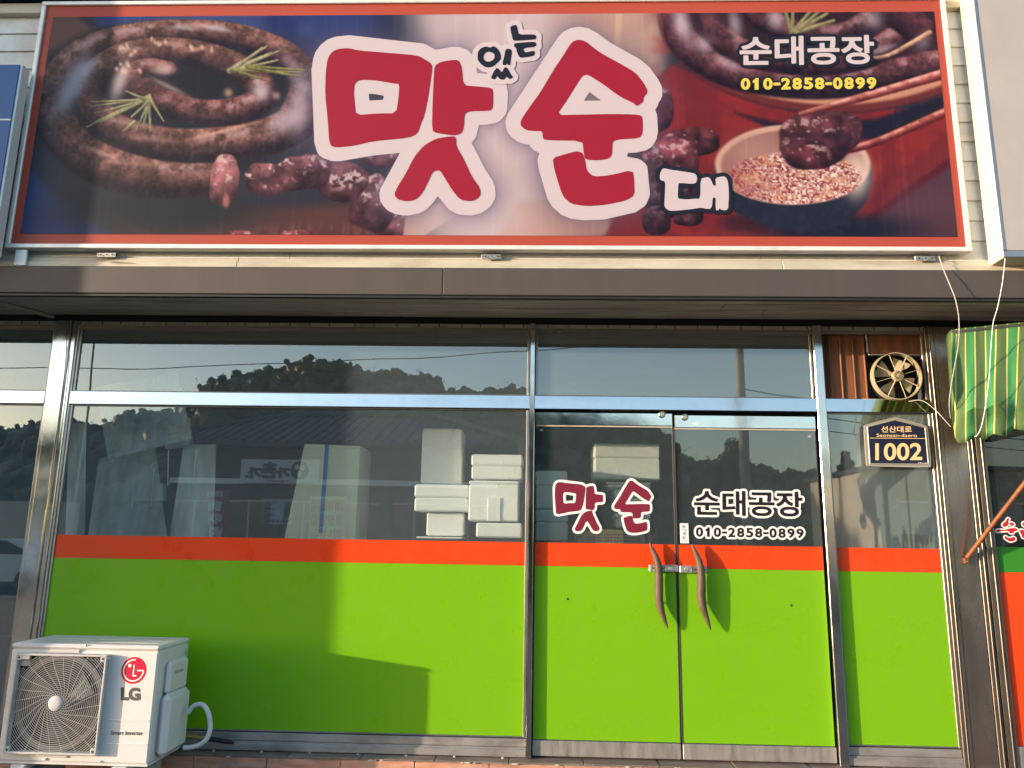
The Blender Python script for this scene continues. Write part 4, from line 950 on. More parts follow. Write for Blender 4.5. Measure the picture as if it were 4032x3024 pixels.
NP = [[(1035,495),(1083,515),(1042,555),(1062,620),(1020,680),(960,690),(918,655),(930,620),(990,575)], [(1070,595),(1110,590),(1165,610),(1186,640),(1150,668),(1105,665)],
      [(785,765),(830,745),(960,755),(1100,718),(1200,712),(1262,750),(1225,780),(1170,785),(1165,830),(1085,828),(1068,790),(1000,772),(900,785),(820,800),(790,790)],
      [(980,890),(1010,895),(1030,925),(1100,935),(1150,903),(1205,930),(1205,980),(1110,1015),(1030,985),(965,930)],
      [(1355,600),(1400,585),(1560,600),(1560,650),(1400,680),(1360,650)], [(1290,760),(1350,748),(1400,770),(1420,930),(1360,930),(1330,850)], [(1400,900),(1560,880),(1560,930),(1400,940)]]
ln = [trace(ZN, l, -.0015, 1) for l in NP]
flat('lettering_outline', grow(ln, .0085), -.0015, VWHITE, nb)
for l in ln: flat('lettering', [l], -.0024, RV, nb)
# ---------------------------------------------------------------- striped awning
aw = empty('striped_awning', (3.6, -.5, 2.3), 'green striped fabric awning with wavy lower edge over the neighbouring window', 'awning')
TOPx = [(1548,262),(1590,215),(1660,200),(1800,187),(2000,167),(2212,146),(2700,96),(3600,20)]
BOTx = [(1606,905),(1640,1168),(1722,1164),(1800,1112),(1885,1140),(1950,1088),(2060,1116),(2130,1046),(2212,1062),(2290,1010),(2400,1030),(2500,980),(2620,1000),(2760,940),(3000,930),(3600,800)]
def lerp_poly(P, x):
    for a, b in zip(P[:-1], P[1:]):
        if a[0] <= x <= b[0]: return a[1]+(b[1]-a[1])*(x-a[0])/(b[0]-a[0])
    return P[0][1] if x < P[0][0] else P[-1][1]
linesT = [1552, 1600, 1637, 1712, 1792, 1880, 1971, 2065, 2163]+[2163+98*i for i in range(1, 14)]
linesB = [1600, 1606, 1622, 1718, 1800, 1888, 1950, 2060, 2130]+[2212+98*i for i in range(0, 13)]
NV = 16
cols_ = []
for i in range(len(linesT)-1):
    for f in (0, .13, .4, .7) if i >= 1 else (0, .5): cols_.append((i+f, 2 if f == 0 and i >= 1 else (0 if i % 2 else 1)))
cols_.append((len(linesT)-1, 0))
vs = []; fs = []; mi = []
for ci_, (u, mm) in enumerate(cols_):
    i = min(int(u), len(linesT)-2); f = u-i
    xt = linesT[i]*(1-f)+linesT[i+1]*f; xb = linesB[i]*(1-f)+linesB[i+1]*f
    yt = lerp_poly(TOPx, xt); yb = lerp_poly(BOTx, xb)
    for j in range(NV):
        v = j/(NV-1); xx = xt+(xb-xt)*(v**1.05); yy = yt+(yb-yt)*v
        wob = math.sin(v*9+u*1.1)*4*v*(1 if i > 0 else .3)
        q = math.sin(u*math.pi)**2*.005*math.sin(v*7+u) 
        dep = -.44-.20*math.sin(min(1, v*1.25)*math.pi/2)-(.05*math.exp(-((v-.72)/.10)**2)*math.exp(-((u-5)/3.2)**2))-q-.010*v*math.sin(u*2.2)
        if i == 0: dep += .10*(1-f)
        vs.append(W(*ZC(xx+wob, yy), dep))
for c in range(len(cols_)-1):
    for j in range(NV-1):
        a = c*NV+j; fs.append((a, a+1, a+NV+1, a+NV)); mi.append(cols_[c][1])
mb = MB(); mb.v = [tuple(v) for v in vs]; mb.f = fs; me = mb.mesh('fabric', None, True, False)
def cloth(nm, c):
    m = bpy.data.materials.new(nm); m.use_nodes = True; t = m.node_tree; b = t.nodes['Principled BSDF']; o = t.nodes['Material Output']
    b.inputs['Base Color'].default_value = (*c, 1); b.inputs['Roughness'].default_value = .62; b.inputs['Specular IOR Level'].default_value = .25
    tl = t.nodes.new('ShaderNodeBsdfTranslucent'); tl.inputs[0].default_value = (*[k*.9 for k in c], 1); mx = t.nodes.new('ShaderNodeMixShader'); mx.inputs[0].default_value = .3
    g = t.nodes.new('ShaderNodeNewGeometry'); n = t.nodes.new('ShaderNodeTexNoise'); n.inputs['Scale'].default_value = 7; n.inputs['Detail'].default_value = 5; t.links.new(g.outputs['Position'], n.inputs[0])
    bp = t.nodes.new('ShaderNodeBump'); bp.inputs['Strength'].default_value = .14; bp.inputs['Distance'].default_value = .03; t.links.new(n.outputs[0], bp.inputs['Height']); t.links.new(bp.outputs[0], b.inputs['Normal'])
    t.links.new(b.outputs[0], mx.inputs[1]); t.links.new(tl.outputs[0], mx.inputs[2]); t.links.new(mx.outputs[0], o.inputs[0]); return m
for m_ in (cloth('awning_bright_green', s2l((84, 160, 98))), cloth('awning_olive_green', s2l((104, 132, 84))), cloth('awning_yellow_line', s2l((240, 222, 130)))): me.materials.append(m_)
for p_, k in zip(me.polygons, mi): p_.material_index = k
ao = link('fabric', me, None, aw); sm_ = ao.modifiers.new('s', 'SOLIDIFY'); sm_.thickness = .0012
MB().tube([W(*ZC(1600, 235), -.45), W(*ZC(2800, 110), -.45)], .012, 8).obj('top_tube', ALU, aw)
P0 = W(3808, 2196, -.045); P1 = W(4300, 1560, -.62)
sa = MB(); sa.tube([P0, P1], .0150, 10); arm = sa.obj('support_arm', RUST, aw, smooth=True)
b0 = W(*ZN(120, 1440), -.03); MB().box(b0.x-.014, b0.x+.012, -.05, -.024, b0.z-.014, b0.z+.022, .002).obj('arm_bracket', RUST, aw)
MB().lathe_y((b0.x, b0.z), [(.004, -.0501), (.0035, -.054), (0, -.0541)], 10).obj('bolt', CHROME, aw)
# ---------------------------------------------------------------- cables
def cable(name, pts, r, lab, grp=None, mt=CABLE):
    P = bez([W(*p[:2], p[2]) for p in pts], 8); o = MB().tube(P, r, 8).obj(name, mt, None, smooth=True); return tag(o, lab, 'cable', grp)
cable('hanging_cable', [Z_+(y,) for Z_, y in [(ZR(108,180),-.62),(ZR(135,260),-.66),(ZR(180,370),-.69),(ZR(215,460),-.70),(ZR(235,560),-.70),(ZR(240,650),-.69),(ZR(232,780),-.69),(ZR(205,930),-.69),(ZR(185,1050),-.69),(ZR(176,1130),-.69),(ZR(178,1190),-.66),(ZR(184,1240),-.62)]], .0028, 'thick grey cable looping from the banner corner down to the left edge of the awning')
cable('hanging_cable', [Z_+(y,) for Z_, y in [(ZR(541,188),-.72),(ZR(535,250),-.72),(ZR(520,370),-.72),(ZR(490,520),-.72),(ZR(462,620),-.71),(ZR(448,780),-.70),(ZR(438,950),-.71),(ZR(418,1120),-.72),(ZR(398,1240),-.73),(ZR(380,1310),-.73),(ZR(360,1348),-.72),(ZR(343,1360),-.70)]], .0023, 'thin white cable hanging in front of the striped awning from the pale sign', mt=VWHITE)
cable('hanging_cable', [Z_+(y,) for Z_, y in [(ZC(1240,815),-.03),(ZC(1330,805),-.06),(ZC(1400,835),-.08),(ZC(1480,905),-.1),(ZC(1540,970),-.2),(ZC(1592,1028),-.5)]], .0016, 'thin wire running from under the extractor fan to the awning edge', mt=VWHITE)
cable('hanging_cable', [Z_+(y,) for Z_, y in [(Z4(-60,300),-.30),(Z4(40,350),-.20),(Z4(250,335),-.12),(Z4(400,365),-.06),(Z4(430,420),-.05),(Z4(432,560),-.05),(Z4(420,760),-.05),(Z4(380,1100),-.05),(Z4(320,1500),-.05),(Z4(292,1659),-.05)]], .0022, 'thin dark wire running down the left steel pilaster from the canopy', mt=BLACKP)
# ---------------------------------------------------------------- outdoor unit of the air conditioner
ac = empty('outdoor_unit', (-2.67, -.3, .16), 'white outdoor air conditioner unit with round fan guard and red logo at bottom left', 'air conditioner')
AX0, AX1, AZ0, AZ1, AY0, AY1 = -3.040, -2.163, .2155, .8655, -.60, -.205
bx = lambda x, y, yy=AY0: W(*ZX(x, y), yy)
MB().box(AX0+.004, AX1-.004, AY0, AY1, AZ0+.012, AZ1-.031, .010).obj('casing', PLASTICW, ac)
MB().box(AX0, AX1, AY0-.006, AY1+.004, AZ1-.030, AZ1, .012).obj('top_lid', PLASTICW, ac)
MB().box(AX0+.25, AX1-.06, AY0+.10, AY0+.105, AZ1-.001, AZ1+.0015).obj('lid_rib', PLASTICW, ac); MB().box(AX0+.15, AX1-.10, AY0+.22, AY0+.225, AZ1-.001, AZ1+.0015).obj('lid_rib', PLASTICW, ac)
MB().box(AX0+.002, AX1-.002, AY0-.002, AY1, AZ0, AZ0+.0118, .004).obj('base_pan', PLASTICW, ac)
# grille frame
GY = AY0-.042
g0 = W(*ZX(128, 395), GY); g1 = W(*ZX(920, 395), GY); g2 = W(*ZX(45, 1240), GY)
gx0, gx1, gz1, gz0 = W(*ZX(88,800), GY).x-.004, W(*ZX(880, 800), GY).x+.004, W(*ZX(500, 388), GY).z, W(*ZX(470, 1268), GY).z
B_ = .012
for a in ((gx0, gx1, gz0, gz0+B_), (gx0, gx1, gz1-B_, gz1)): MB().box(a[0], a[1], GY, AY0-.0005, a[2], a[3], .003).obj('grille_rim', PLASTICG, ac)
for a in ((gx0, gx0+B_), (gx1-B_, gx1)): MB().box(a[0], a[1], GY+.0002, AY0-.0006, gz0+B_, gz1-B_, .003).obj('grille_rim', PLASTICG, ac)
m = MB()
for i in range(46):
    zz = gz0+.03+i*(gz1-gz0-.06)/45; m.box(gx1-.0008, gx1+.0006, GY+.012, GY+.032, zz, zz+.005)
m.obj('side_vent_slot', mat('vent_slot_shadow_grey', (.2, .2, .2), .7), ac)
m = MB()
for i in range(60):
    xx = gx0+.10+i*(gx1-gx0-.16)/59; m.box(xx, xx+.005, GY+.012, GY+.028, gz1-.0006, gz1+.0006)
m.obj('top_vent_slot', bpy.data.materials['vent_slot_shadow_grey'], ac)
for (x, z) in ((gx0, gz0), (gx1, gz0), (gx0, gz1), (gx1, gz1)):
    sx = 1 if x == gx0 else -1; sz = 1 if z == gz0 else -1
    k = MB().box(x+sx*.012, x+sx*.036, GY+.0006, GY+.02, z+sz*.012, z+sz*.038, .003).obj('corner_boss', PLASTICG, ac)
    MB().lathe_y((x+sx*.022, z+sz*.022), [(.0065, GY-.0002), (.006, GY+.0003), (0, GY+.0004)], 12).obj('screw_recess', BLACKP, k)
gc = W(*ZX(470, 820), GY-.005)
gcx, gcz = (gx0+gx1)/2+.004, (gz0+gz1)/2+.004
HW, HH = (gx1-gx0)/2-.010, (gz1-gz0)/2-.010
m = MB(); r = .040
def dome(r): return GY-.006+.010*min(1, (r/.25))**2
while r < .44:
    n = 96; run = []
    for k in range(n+1):
        th = 2*math.pi*k/n; x, z = gcx+r*math.cos(th), gcz+r*math.sin(th)
        if abs(x-(gx0+gx1)/2) < HW and abs(z-(gz0+gz1)/2) < HH and not (x < gx0+.085 and z > gz1-.075): run.append((x, dome(r), z))
        else:
            if len(run) > 2: m.tube(run, .0010, 4, flat=1.2, cap=False)
            run = []
    if len(run) > 2: m.tube(run, .0010, 4, flat=1.2, cap=False)
    r += .0112
for k in range(24):
    run = []
    for i in range(36):
        rr_ = .036+i*.0102; th = 2*math.pi*k/24-1.1*math.exp(-(rr_-.036)/.06)
        x, z = gcx+rr_*math.cos(th), gcz+rr_*math.sin(th)
        if abs(x-(gx0+gx1)/2) < HW and abs(z-(gz0+gz1)/2) < HH and not (x < gx0+.085 and z > gz1-.075): run.append((x, dome(rr_)+.003, z))
    if len(run) > 2: m.tube(run, .0009, 4, flat=1.4, cap=False)
m.obj('fan_guard', PLASTICG, ac)
MB().lathe_y((gcx, gcz), [(.041, GY+.004), (.042, GY-.006), (.038, GY-.010), (.02, GY-.0125), (0, GY-.013)], 36).obj('guard_cap', PLASTICG, ac, smooth=True)
# dark fan well, ring and blades behind the guard
m = MB(); ring_y(m, (gcx, gcz), .232, .262, AY0-.016, AY0-.003, 56); m.obj('fan_bell', mat('fan_bell_grey', (.10, .10, .10), .5), ac, smooth=True)
m = MB(); m.box(gx0+.01, gx1-.01, AY0-.0025, AY0-.0006, gz0+.01, gz1-.01); m.obj('fan_well', mat('dark_fan_well', (.012, .012, .014), .7), ac)
for k in range(3):
    vs = []; fs = []; n = 8
    for i in range(n):
        r = .04+i*.024; a0 = 2*math.pi*k/3+.3*i/n; w_ = .55+.25*i/n
        for s_, yy in ((0, AY0-.020), (w_, AY0-.006)): vs.append((gcx+r*math.cos(a0+s_), yy, gcz+r*math.sin(a0+s_)))
    for i in range(n-1): fs.append((2*i, 2*i+1, 2*i+3, 2*i+2))
    MB().add(vs, fs).obj('fan_blade', mat('fan_blade_dark', (.05, .05, .055), .5) if k == 0 else bpy.data.materials['fan_blade_dark'], ac, smooth=True)
# name badge panel top left of the grille
MB().box(gx0+.012, gx0+.083, GY+.001, GY+.02, gz1-.034, gz1-.012, .003).obj('grille_handle', PLASTICG, ac)
MB().box(gx0+.012, gx0+.080, GY+.018, GY+.03, gz1-.072, gz1-.036, .003).obj('grille_recess', mat('recess_grey', (.3, .3, .3), .5), ac)
MB().box(W(*ZX(440,345),AY0).x, W(*ZX(700,352),AY0).x, AY0-.008, AY0-.0005, W(*ZX(500,368),AY0).z-.004, W(*ZX(500,342),AY0).z, .002).obj('upper_tab', PLASTICG, ac)
MB().box(W(*ZX(330,1270),AY0).x, W(*ZX(590,1275),AY0).x, AY0-.008, AY0-.0005, W(*ZX(500,1287),AY0).z, W(*ZX(500,1270),AY0).z, .002).obj('lower_tab', PLASTICG, ac)
for q in ((748, 312), (395, 1303), (872, 1325)):
    p = bx(*q, AY0-.004); MB().lathe_y((p.x, p.z), [(.006, AY0-.001), (.006, AY0-.0075), (.003, AY0-.009), (0, AY0-.0091)], 10).obj('screw', CHROME, ac, smooth=True)
for q in ((1470, 308), (1630, 268)):
    pass
# logo, letters, embossed lines
LRED = mat('logo_red', tuple(s2l((196, 26, 58))), .35, 0, var=.02); LGREY = mat('logo_dark_grey', (.09, .088, .086), .4, 0, var=.05)
YL = AY0-.0012
c = W(*ZX(1164, 530), YL); Rr = .0735
disc = [(c.x+Rr*math.cos(2*math.pi*k/60), c.z+Rr*math.sin(2*math.pi*k/60)) for k in range(60)]
lg = flat('round_logo', [disc], YL, LRED, ac)
def stroke(pts, w):
    L = [Vector(p) for p in pts]; lft = []; rgt = []
    for i, p in enumerate(L):
        t_ = (L[min(i+1, len(L)-1)]-L[max(i-1, 0)]).normalized(); n_ = Vector((-t_.y, t_.x))*w/2; lft.append(tuple(p+n_)); rgt.append(tuple(p-n_))
    return lft+rgt[::-1]
pt = lambda u, v: (c.x+u*Rr, c.z+v*Rr)
arc = [pt(.79*math.cos(a), .79*math.sin(a)) for a in np.linspace(R(84), R(360), 50)]
YL2 = YL-.0007
flat('logo_mark', [stroke(arc, Rr*.10)], YL2, VWHITE, lg); flat('logo_mark', [stroke([pt(.80, .0), pt(.28, .0)], Rr*.10)], YL2-.0002, VWHITE, lg)
flat('logo_mark', [[pt(-.05, .42), pt(.05, .42), pt(.05, -.35), pt(.26, -.35), pt(.26, -.45), pt(-.05, -.45)]], YL2, VWHITE, lg)
flat('logo_mark', [[pt(-.34+.13*math.cos(a), .35+.13*math.sin(a)) for a in np.linspace(0, 2*math.pi, 20)[:-1]]], YL2, VWHITE, lg)
flat('lettering', grow(text_in('LG', ZX(1060, 684), ZX(1216, 688), ZX(1060, 784), YL), .0052, 260), YL, LGREY, ac)
flat('lettering', grow(text_in('Smart Inverter', ZX(966, 1055), ZX(1245, 1060), ZX(966, 1090), YL), .0008, 420), YL, LGREY, ac)
for (q0, q1) in (((948, 962), (1300, 966)), ((922, 1168), (1278, 1172))):
    a, b_ = bx(*q0), bx(*q1); MB().tube([(a.x, AY0-.0005, a.z), (b_.x, AY0-.0005, a.z)], .0032, 8).obj('embossed_line', PLASTICW, ac, smooth=True)
# service cover on the right end
XS = AX1-.004
m = MB(); m.box(XS, XS+.040, -.515, -.27, .583, .765, .022); m.obj('service_cover', PLASTICW, ac, smooth=False)
m = MB(); m.box(XS, XS+.064, -.545, -.25, .245, .588, .03); m.obj('service_cover', PLASTICW, ac)
MB().box(XS+.020, XS+.0405, -.46, -.34, .685, .71, .004).obj('hand_grip', mat('grip_shade_grey', (.35, .35, .34), .6), ac)
MB().box(XS-.001, XS+.0015, -.545, -.26, .615, .805, .001).obj('side_plate', PLASTICW, ac)
MB().box(XS-.0005, XS+.0010, -.255, -.222, .615, .805, .0004).obj('rating_label', mat('rating_label', (.35, .42, .36), .5, var=.5, vscale=60), ac)
m = MB(); m.box(AX0+.10, AX0+.18, -.62, -.19, .184, .2145, .003); m.obj('foot_rail', ALUW, ac); m = MB(); m.box(AX1-.20, AX1-.12, -.62, -.19, .184, .2145, .003); m.obj('foot_rail', ALUW, ac)
# blocks the unit stands on
for k, x in enumerate((AX0+.14, AX1-.16)):
    b_ = MB().box(x-.10, x+.10, -.64, -.30, .0, .183, .006).obj('concrete_block', CONC, None)
    tag(b_, ('concrete block under the left foot of the air conditioner unit', 'concrete block under the right foot of the air conditioner unit')[k], 'block')
hp = [(1640,900),(1675,850),(1720,826),(1768,832),(1806,880),(1828,960),(1830,1040),(1808,1115),(1760,1165),(1690,1195),(1600,1205)]
hz = MB().tube(bez([W(*ZX(*q), -.36) for q in hp], 5), .0138, 10).obj('insulated_hose', mat('white_pipe_wrap', (.60, .60, .60), .7, 0, var=.1, vscale=15, bump=.3, bscale=40), None, smooth=True)
tag(hz, 'white wrapped pipe looping out of the right end of the air conditioner unit', 'pipe')
br = empty('brush', (W(*ZX(1800, 1130), -.06).x, -.06, .17), 'black handled brush with a yellow rod lying on the window sill behind the white pipe', 'brush')
a, b_, c_ = W(*ZX(1600, 1098), -.075), W(*ZX(1800, 1122), -.075), W(*ZX(2035, 1160), -.075)
MB().tube([a, b_], .0095, 8).obj('yellow_rod', mat('yellow_rod', tuple(s2l((176, 150, 70))), .5), br, smooth=True)
MB().tube([a+(b_-a)*.98, b_+(c_-b_)*.3, b_+(c_-b_)*.85, c_], [.010, .0135, .012, .009], 10).obj('black_grip', BLACKP, br, smooth=True)
m = MB(); 
for i in range(12): p = b_+(c_-b_)*(.1+.06*i); m.tube([p-(c_-b_).normalized()*.003, p+(c_-b_).normalized()*.003], .0145, 10)
m.obj('grip_rib', BLACKP, br)
# ---------------------------------------------------------------- inside, close behind the glass
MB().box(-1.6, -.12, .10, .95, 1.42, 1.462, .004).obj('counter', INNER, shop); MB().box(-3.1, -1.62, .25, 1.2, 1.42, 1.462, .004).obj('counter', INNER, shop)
for x in (-1.55, -.2): MB().box(x, x+.05, .2, .25, .121, 1.42).obj('counter_leg', ALU, shop)
def foam(q0, q1, y, dep, lab, lid=None, notch=None, zfun=ZA, m=FOAM, grp='white foam boxes behind the glass'):
    a = W(*zfun(*q0), y); b_ = W(*zfun(*q1), y); x0, x1, z1, z0 = a.x, b_.x, a.z, b_.z
    e = empty('foam_box', ((x0+x1)/2, y+dep/2, z0), lab, 'box', grp)
    zl = z1-(z1-z0)*lid if lid else z1
    MB().box(x0+.003, x1-.003, y+.003, y+dep-.003, z0, zl-(.0015 if lid else 0), .010).obj('box_body', m, e)
    if lid: MB().box(x0, x1, y, y+dep, zl, z1, .012).obj('box_lid', m, e)
    if notch:
        a = W(*zfun(*notch[0]), y); b_ = W(*zfun(*notch[1]), y); MB().box(a.x, b_.x, y-.006, y+.002, b_.z, a.z, .005).obj('grip_rib', m, e)
    return e
foam((1080,968),(1412,1132), .09, .36, 'foam box on top of the stack beside the centre steel post', lid=.47)
foam((1062,1138),(1388,1405), .085, .36, 'middle foam box with a ribbed grip in the stack beside the centre post', lid=.09, notch=((1185,1248),(1268,1404)))
foam((1108,1411),(1410,1512), .09, .34, 'lowest foam box of the stack beside the centre steel post')
foam((712,1162),(1058,1342), .11, .36, 'wide lidded foam box left of the stack by the centre steel post', lid=.49)
foam((788,1346),(1030,1500), .18, .30, 'narrow foam block under the wide lidded box in the window')
foam((718,1501),(1020,1519), .10, .36, 'flat foam lid lying on the counter under the narrow block')
foam((760,800),(1012,1158), .30, .30, 'tall upright foam block standing behind the wide lidded box', m=FOAM)
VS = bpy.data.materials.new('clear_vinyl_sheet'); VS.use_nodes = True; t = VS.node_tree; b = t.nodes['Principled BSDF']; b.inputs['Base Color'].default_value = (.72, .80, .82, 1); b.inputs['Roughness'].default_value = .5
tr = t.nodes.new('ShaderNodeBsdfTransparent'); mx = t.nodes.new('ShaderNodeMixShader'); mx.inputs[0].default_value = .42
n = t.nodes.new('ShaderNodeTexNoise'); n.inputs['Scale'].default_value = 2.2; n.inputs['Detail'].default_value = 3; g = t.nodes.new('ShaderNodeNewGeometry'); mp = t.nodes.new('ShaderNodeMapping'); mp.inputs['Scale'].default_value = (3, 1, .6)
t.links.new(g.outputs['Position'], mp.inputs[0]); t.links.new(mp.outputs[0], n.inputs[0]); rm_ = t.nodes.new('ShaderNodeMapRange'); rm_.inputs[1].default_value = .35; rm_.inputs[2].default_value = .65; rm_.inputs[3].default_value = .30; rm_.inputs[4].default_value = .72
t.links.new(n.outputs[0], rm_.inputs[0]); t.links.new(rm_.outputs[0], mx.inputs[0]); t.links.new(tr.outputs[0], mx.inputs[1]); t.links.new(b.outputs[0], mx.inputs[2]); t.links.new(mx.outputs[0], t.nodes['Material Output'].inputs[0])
def sheet(name, q, y, th, lab, cat, m=VS, zfun=Z4):
    vs = [W(*zfun(*p), y+(p[2] if len(p) > 2 else 0)) if False else W(*zfun(*p[:2]), y) for p in q]
    mb = MB().prism([(v.x, v.z) for v in vs], y, y+th); o = mb.obj(name, m, None); return tag(o, lab, cat)
sheet('vinyl_sheet', [(620,862),(1150,768),(1245,1195),(700,1330)], .40, .004, 'tilted pale vinyl sheet hanging at the top left of the big window', 'sheet')
sheet('vinyl_curtain', [(450,1100),(560,1090),(545,1900),(420,1900)], .34, .004, 'narrow pale curtain strip beside the left edge of the big window', 'curtain')
sheet('vinyl_curtain', [(1190,1235),(1400,1235),(1380,1900),(1090,1900)], .50, .004, 'wide pale bluish curtain strip left of the tall wrapped carton', 'curtain')
sheet('vinyl_curtain', [(640,1330),(1000,1200),(1090,1900),(560,1900)], .62, .004, 'broad dim strip added as window haze between the two pale curtains', 'curtain')  # extra translucent strip added to imitate the bluish haze in the window
sheet('pale_panel', [(1045,1090),(1215,1060),(1235,1250),(1070,1262)], .55, .05, 'small tilted foam panel behind the vinyl sheet', 'panel', m=FOAM)
sheet('pale_panel', [(775,1490),(1055,1485),(1060,1600),(780,1610)], .60, .05, 'low wide white panel standing in for a reflection behind the left curtains', 'panel', m=VS)  # imitates a white box mirrored in the glass
for k, xx in enumerate((876, 1000, 1092, 1272)):
    p0, p1 = W(*Z4(xx, 1385 if k < 2 else 1265), .45), W(*Z4(xx-22 if k != 2 else xx-5, 1640 if k < 2 else 1500), .45)
    m = MB(); m.tube([p0, p1], .0045, 8); r_ = m.obj('hanging_rod', CHROME, None, smooth=True)
    tag(r_, ('short chrome rod hanging furthest left behind the vinyl sheets', 'second short chrome rod from the left behind the vinyl sheets', 'thin bright rod above the low white panel', 'bright chrome rod beside the wide bluish curtain')[k], 'rod')
WR = mat('pale_wrapped_carton', (.52, .56, .46), .6, 0, var=.1, vscale=2)
e = empty('wrapped_carton', (W(1270, 2100, .2).x, .4, 1.46), 'tall pale wrapped carton with a vertical blue tape behind the big window', 'carton')
a, b_ = W(1200, 1748, .22), W(1398, 2122, .22)
MB().prism([(a.x, a.z), (b_.x, a.z-.01), (b_.x, 1.463), (a.x-.10, 1.463)], .22, .60).obj('carton_body', WR, e)
a, b_ = W(1288, 1750, .219), W(1262, 2100, .219); MB().prism([(a.x-.014, a.z), (a.x+.014, a.z), (b_.x+.014, b_.z), (b_.x-.014, b_.z)], .2175, .2195).obj('blue_tape', mat('blue_tape', tuple(s2l((40, 110, 170))), .5), e)
BR = [((558,405),(992,640),.55,.4,'upper pale foam box high behind the left door leaf'), ((640,655),(930,700),.6,.35,'flat foam box directly under the upper pale one behind the left door leaf'),
      ((690,702),(935,850),.62,.3,'foam box behind the round letter on the left door leaf'), ((700,852),(925,955),.62,.3,'lowest foam box behind the left door leaf, above the carton'), ((178,580),(384,830),.5,.35,'bluish foam box at the left edge behind the left door leaf'), ((178,832),(390,1040),.5,.35,'lower bluish foam box at the left edge behind the left door leaf')]
for q0, q1, y, dep, lab in BR: foam(q0, q1, y, dep, lab, zfun=Z5, lid=.4)
ct = empty('cardboard_carton', (W(*Z5(660, 1040), .3).x, .4, 1.4), 'brown cardboard carton with printed lines behind the lettering of the left door leaf', 'carton')
a, b_ = W(*Z5(440, 960), .3), W(*Z5(890, 1070), .3)
MB().box(a.x, b_.x, .3, .7, b_.z-.25, a.z, .004).obj('carton_body', mat('brown_cardboard', (.30, .22, .14), .8), ct)
for i in range(3): flat('printed_line', grow(text_in('식품의 보관과 취급에 주의하십시오', Z5(560, 990+i*20), Z5(860, 992+i*20), Z5(560, 1002+i*20), .2985), .0003, 300), .2985, BLACKP, ct)
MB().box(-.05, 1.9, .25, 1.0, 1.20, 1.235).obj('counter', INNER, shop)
# ---------------------------------------------------------------- ground and the street (seen mirrored in the glass)
g = MB().box(-150, 150, -190, 30, -.3, -.02).obj('ground', HILLM); g['kind'] = 'structure'
g = MB().box(-60, 60, -6.2, -.1205, -.2, 0.0).obj('pavement', PAVE); g['kind'] = 'structure'
g = MB().box(-60, 60, -14.0, -6.36, -.2, -.10).obj('road', ASPH); g['kind'] = 'structure'
g = MB().box(-60, 60, -6.355, -6.205, -.2, .004, .01).obj('kerb', CONC); g['kind'] = 'structure'
g = MB().box(-60, 60, -17.9, -14.004, -.2, -.02).obj('far_pavement', CONC); g['kind'] = 'structure'
m = MB()
for i in range(30): m.box(-60+i*4, -57.8+i*4, -10.25, -10.13, -.0999, -.096)
g = m.obj('road_marking', VWHITE); g['kind'] = 'structure'
def leaves(centers, size, mt, name, parent=None, seed=1, flatz=.8):
    rg = np.random.RandomState(seed); C = np.asarray(centers); n = len(C)
    a = rg.normal(size=(n, 3)); a /= np.linalg.norm(a, axis=1)[:, None]; b = rg.normal(size=(n, 3)); b -= a*(a*b).sum(1)[:, None]; b /= np.linalg.norm(b, axis=1)[:, None]
    s = size*(.6+.8*rg.rand(n))[:, None]; v = np.stack([C-a*s, C+b*s*.75, C+a*s, C-b*s*.75], 1).reshape(-1, 3)
    me = bpy.data.meshes.new(name); me.vertices.add(len(v)); me.vertices.foreach_set('co', v.ravel()); me.loops.add(4*n); me.loops.foreach_set('vertex_index', np.arange(4*n))
    me.polygons.add(n); me.polygons.foreach_set('loop_start', np.arange(0, 4*n, 4)); me.polygons.foreach_set('loop_total', np.full(n, 4)); me.update(calc_edges=True)
    return link(name, me, mt, parent)
# wooded hill
sky1 = [(-500,1640),(0,1700),(160,1672),(289,1668),(358,1683),(486,1644),(608,1635),(729,1611),(800,1560),(863,1496),(960,1486),(1033,1480),(1154,1455),(1264,1449),(1352,1452),(1440,1470),(1528,1461),(1589,1485),(1662,1474),(1700,1490),(1716,1545),(1807,1540),(1850,1552),(1959,1528),(2010,1548),(2100,1610),(2400,1640),(2640,1740),(2740,1820),(3033,1870),(3154,1862),(3239,1880),(3330,1905),(4100,1930),(5200,1930)]
def skyh(px):
    for a, b in zip(sky1[:-1], sky1[1:]):
        if a[0] <= px <= b[0]: return a[1]+(b[1]-a[1])*(px-a[0])/(b[0]-a[0])
    return 1950
cent = []; rg = random.Random(12)
hv = []; hf = []
PXS = list(range(-500, 5200, 50))
for k, px in enumerate(PXS):
    top = MR(px, skyh(px)+12, 46); base = MR(px, skyh(px), 34)
    hv += [(base.x, -30, -.3), (base.x, -38, max(.2, top.z*.5-1.0)), (top.x, -46, max(.4, top.z-1.6)), (top.x*1.1, -60, max(.4, top.z-2.5)), (top.x*1.6, -95, max(.4, top.z-5))]
for k in range(len(PXS)-1):
    for j in range(4): a = k*5+j; hf.append((a, a+1, a+6, a+5))
hill = MB().add(hv, hf).obj('wooded_hill', HILLM, None, smooth=True); hill['kind'] = 'structure'
blob = MB(); ico = bmesh.new(); bmesh.ops.create_icosphere(ico, subdivisions=1, radius=1); IV = [v.co.copy() for v in ico.verts]; IF = [[v.index for v in f.verts] for f in ico.faces]; ico.free()
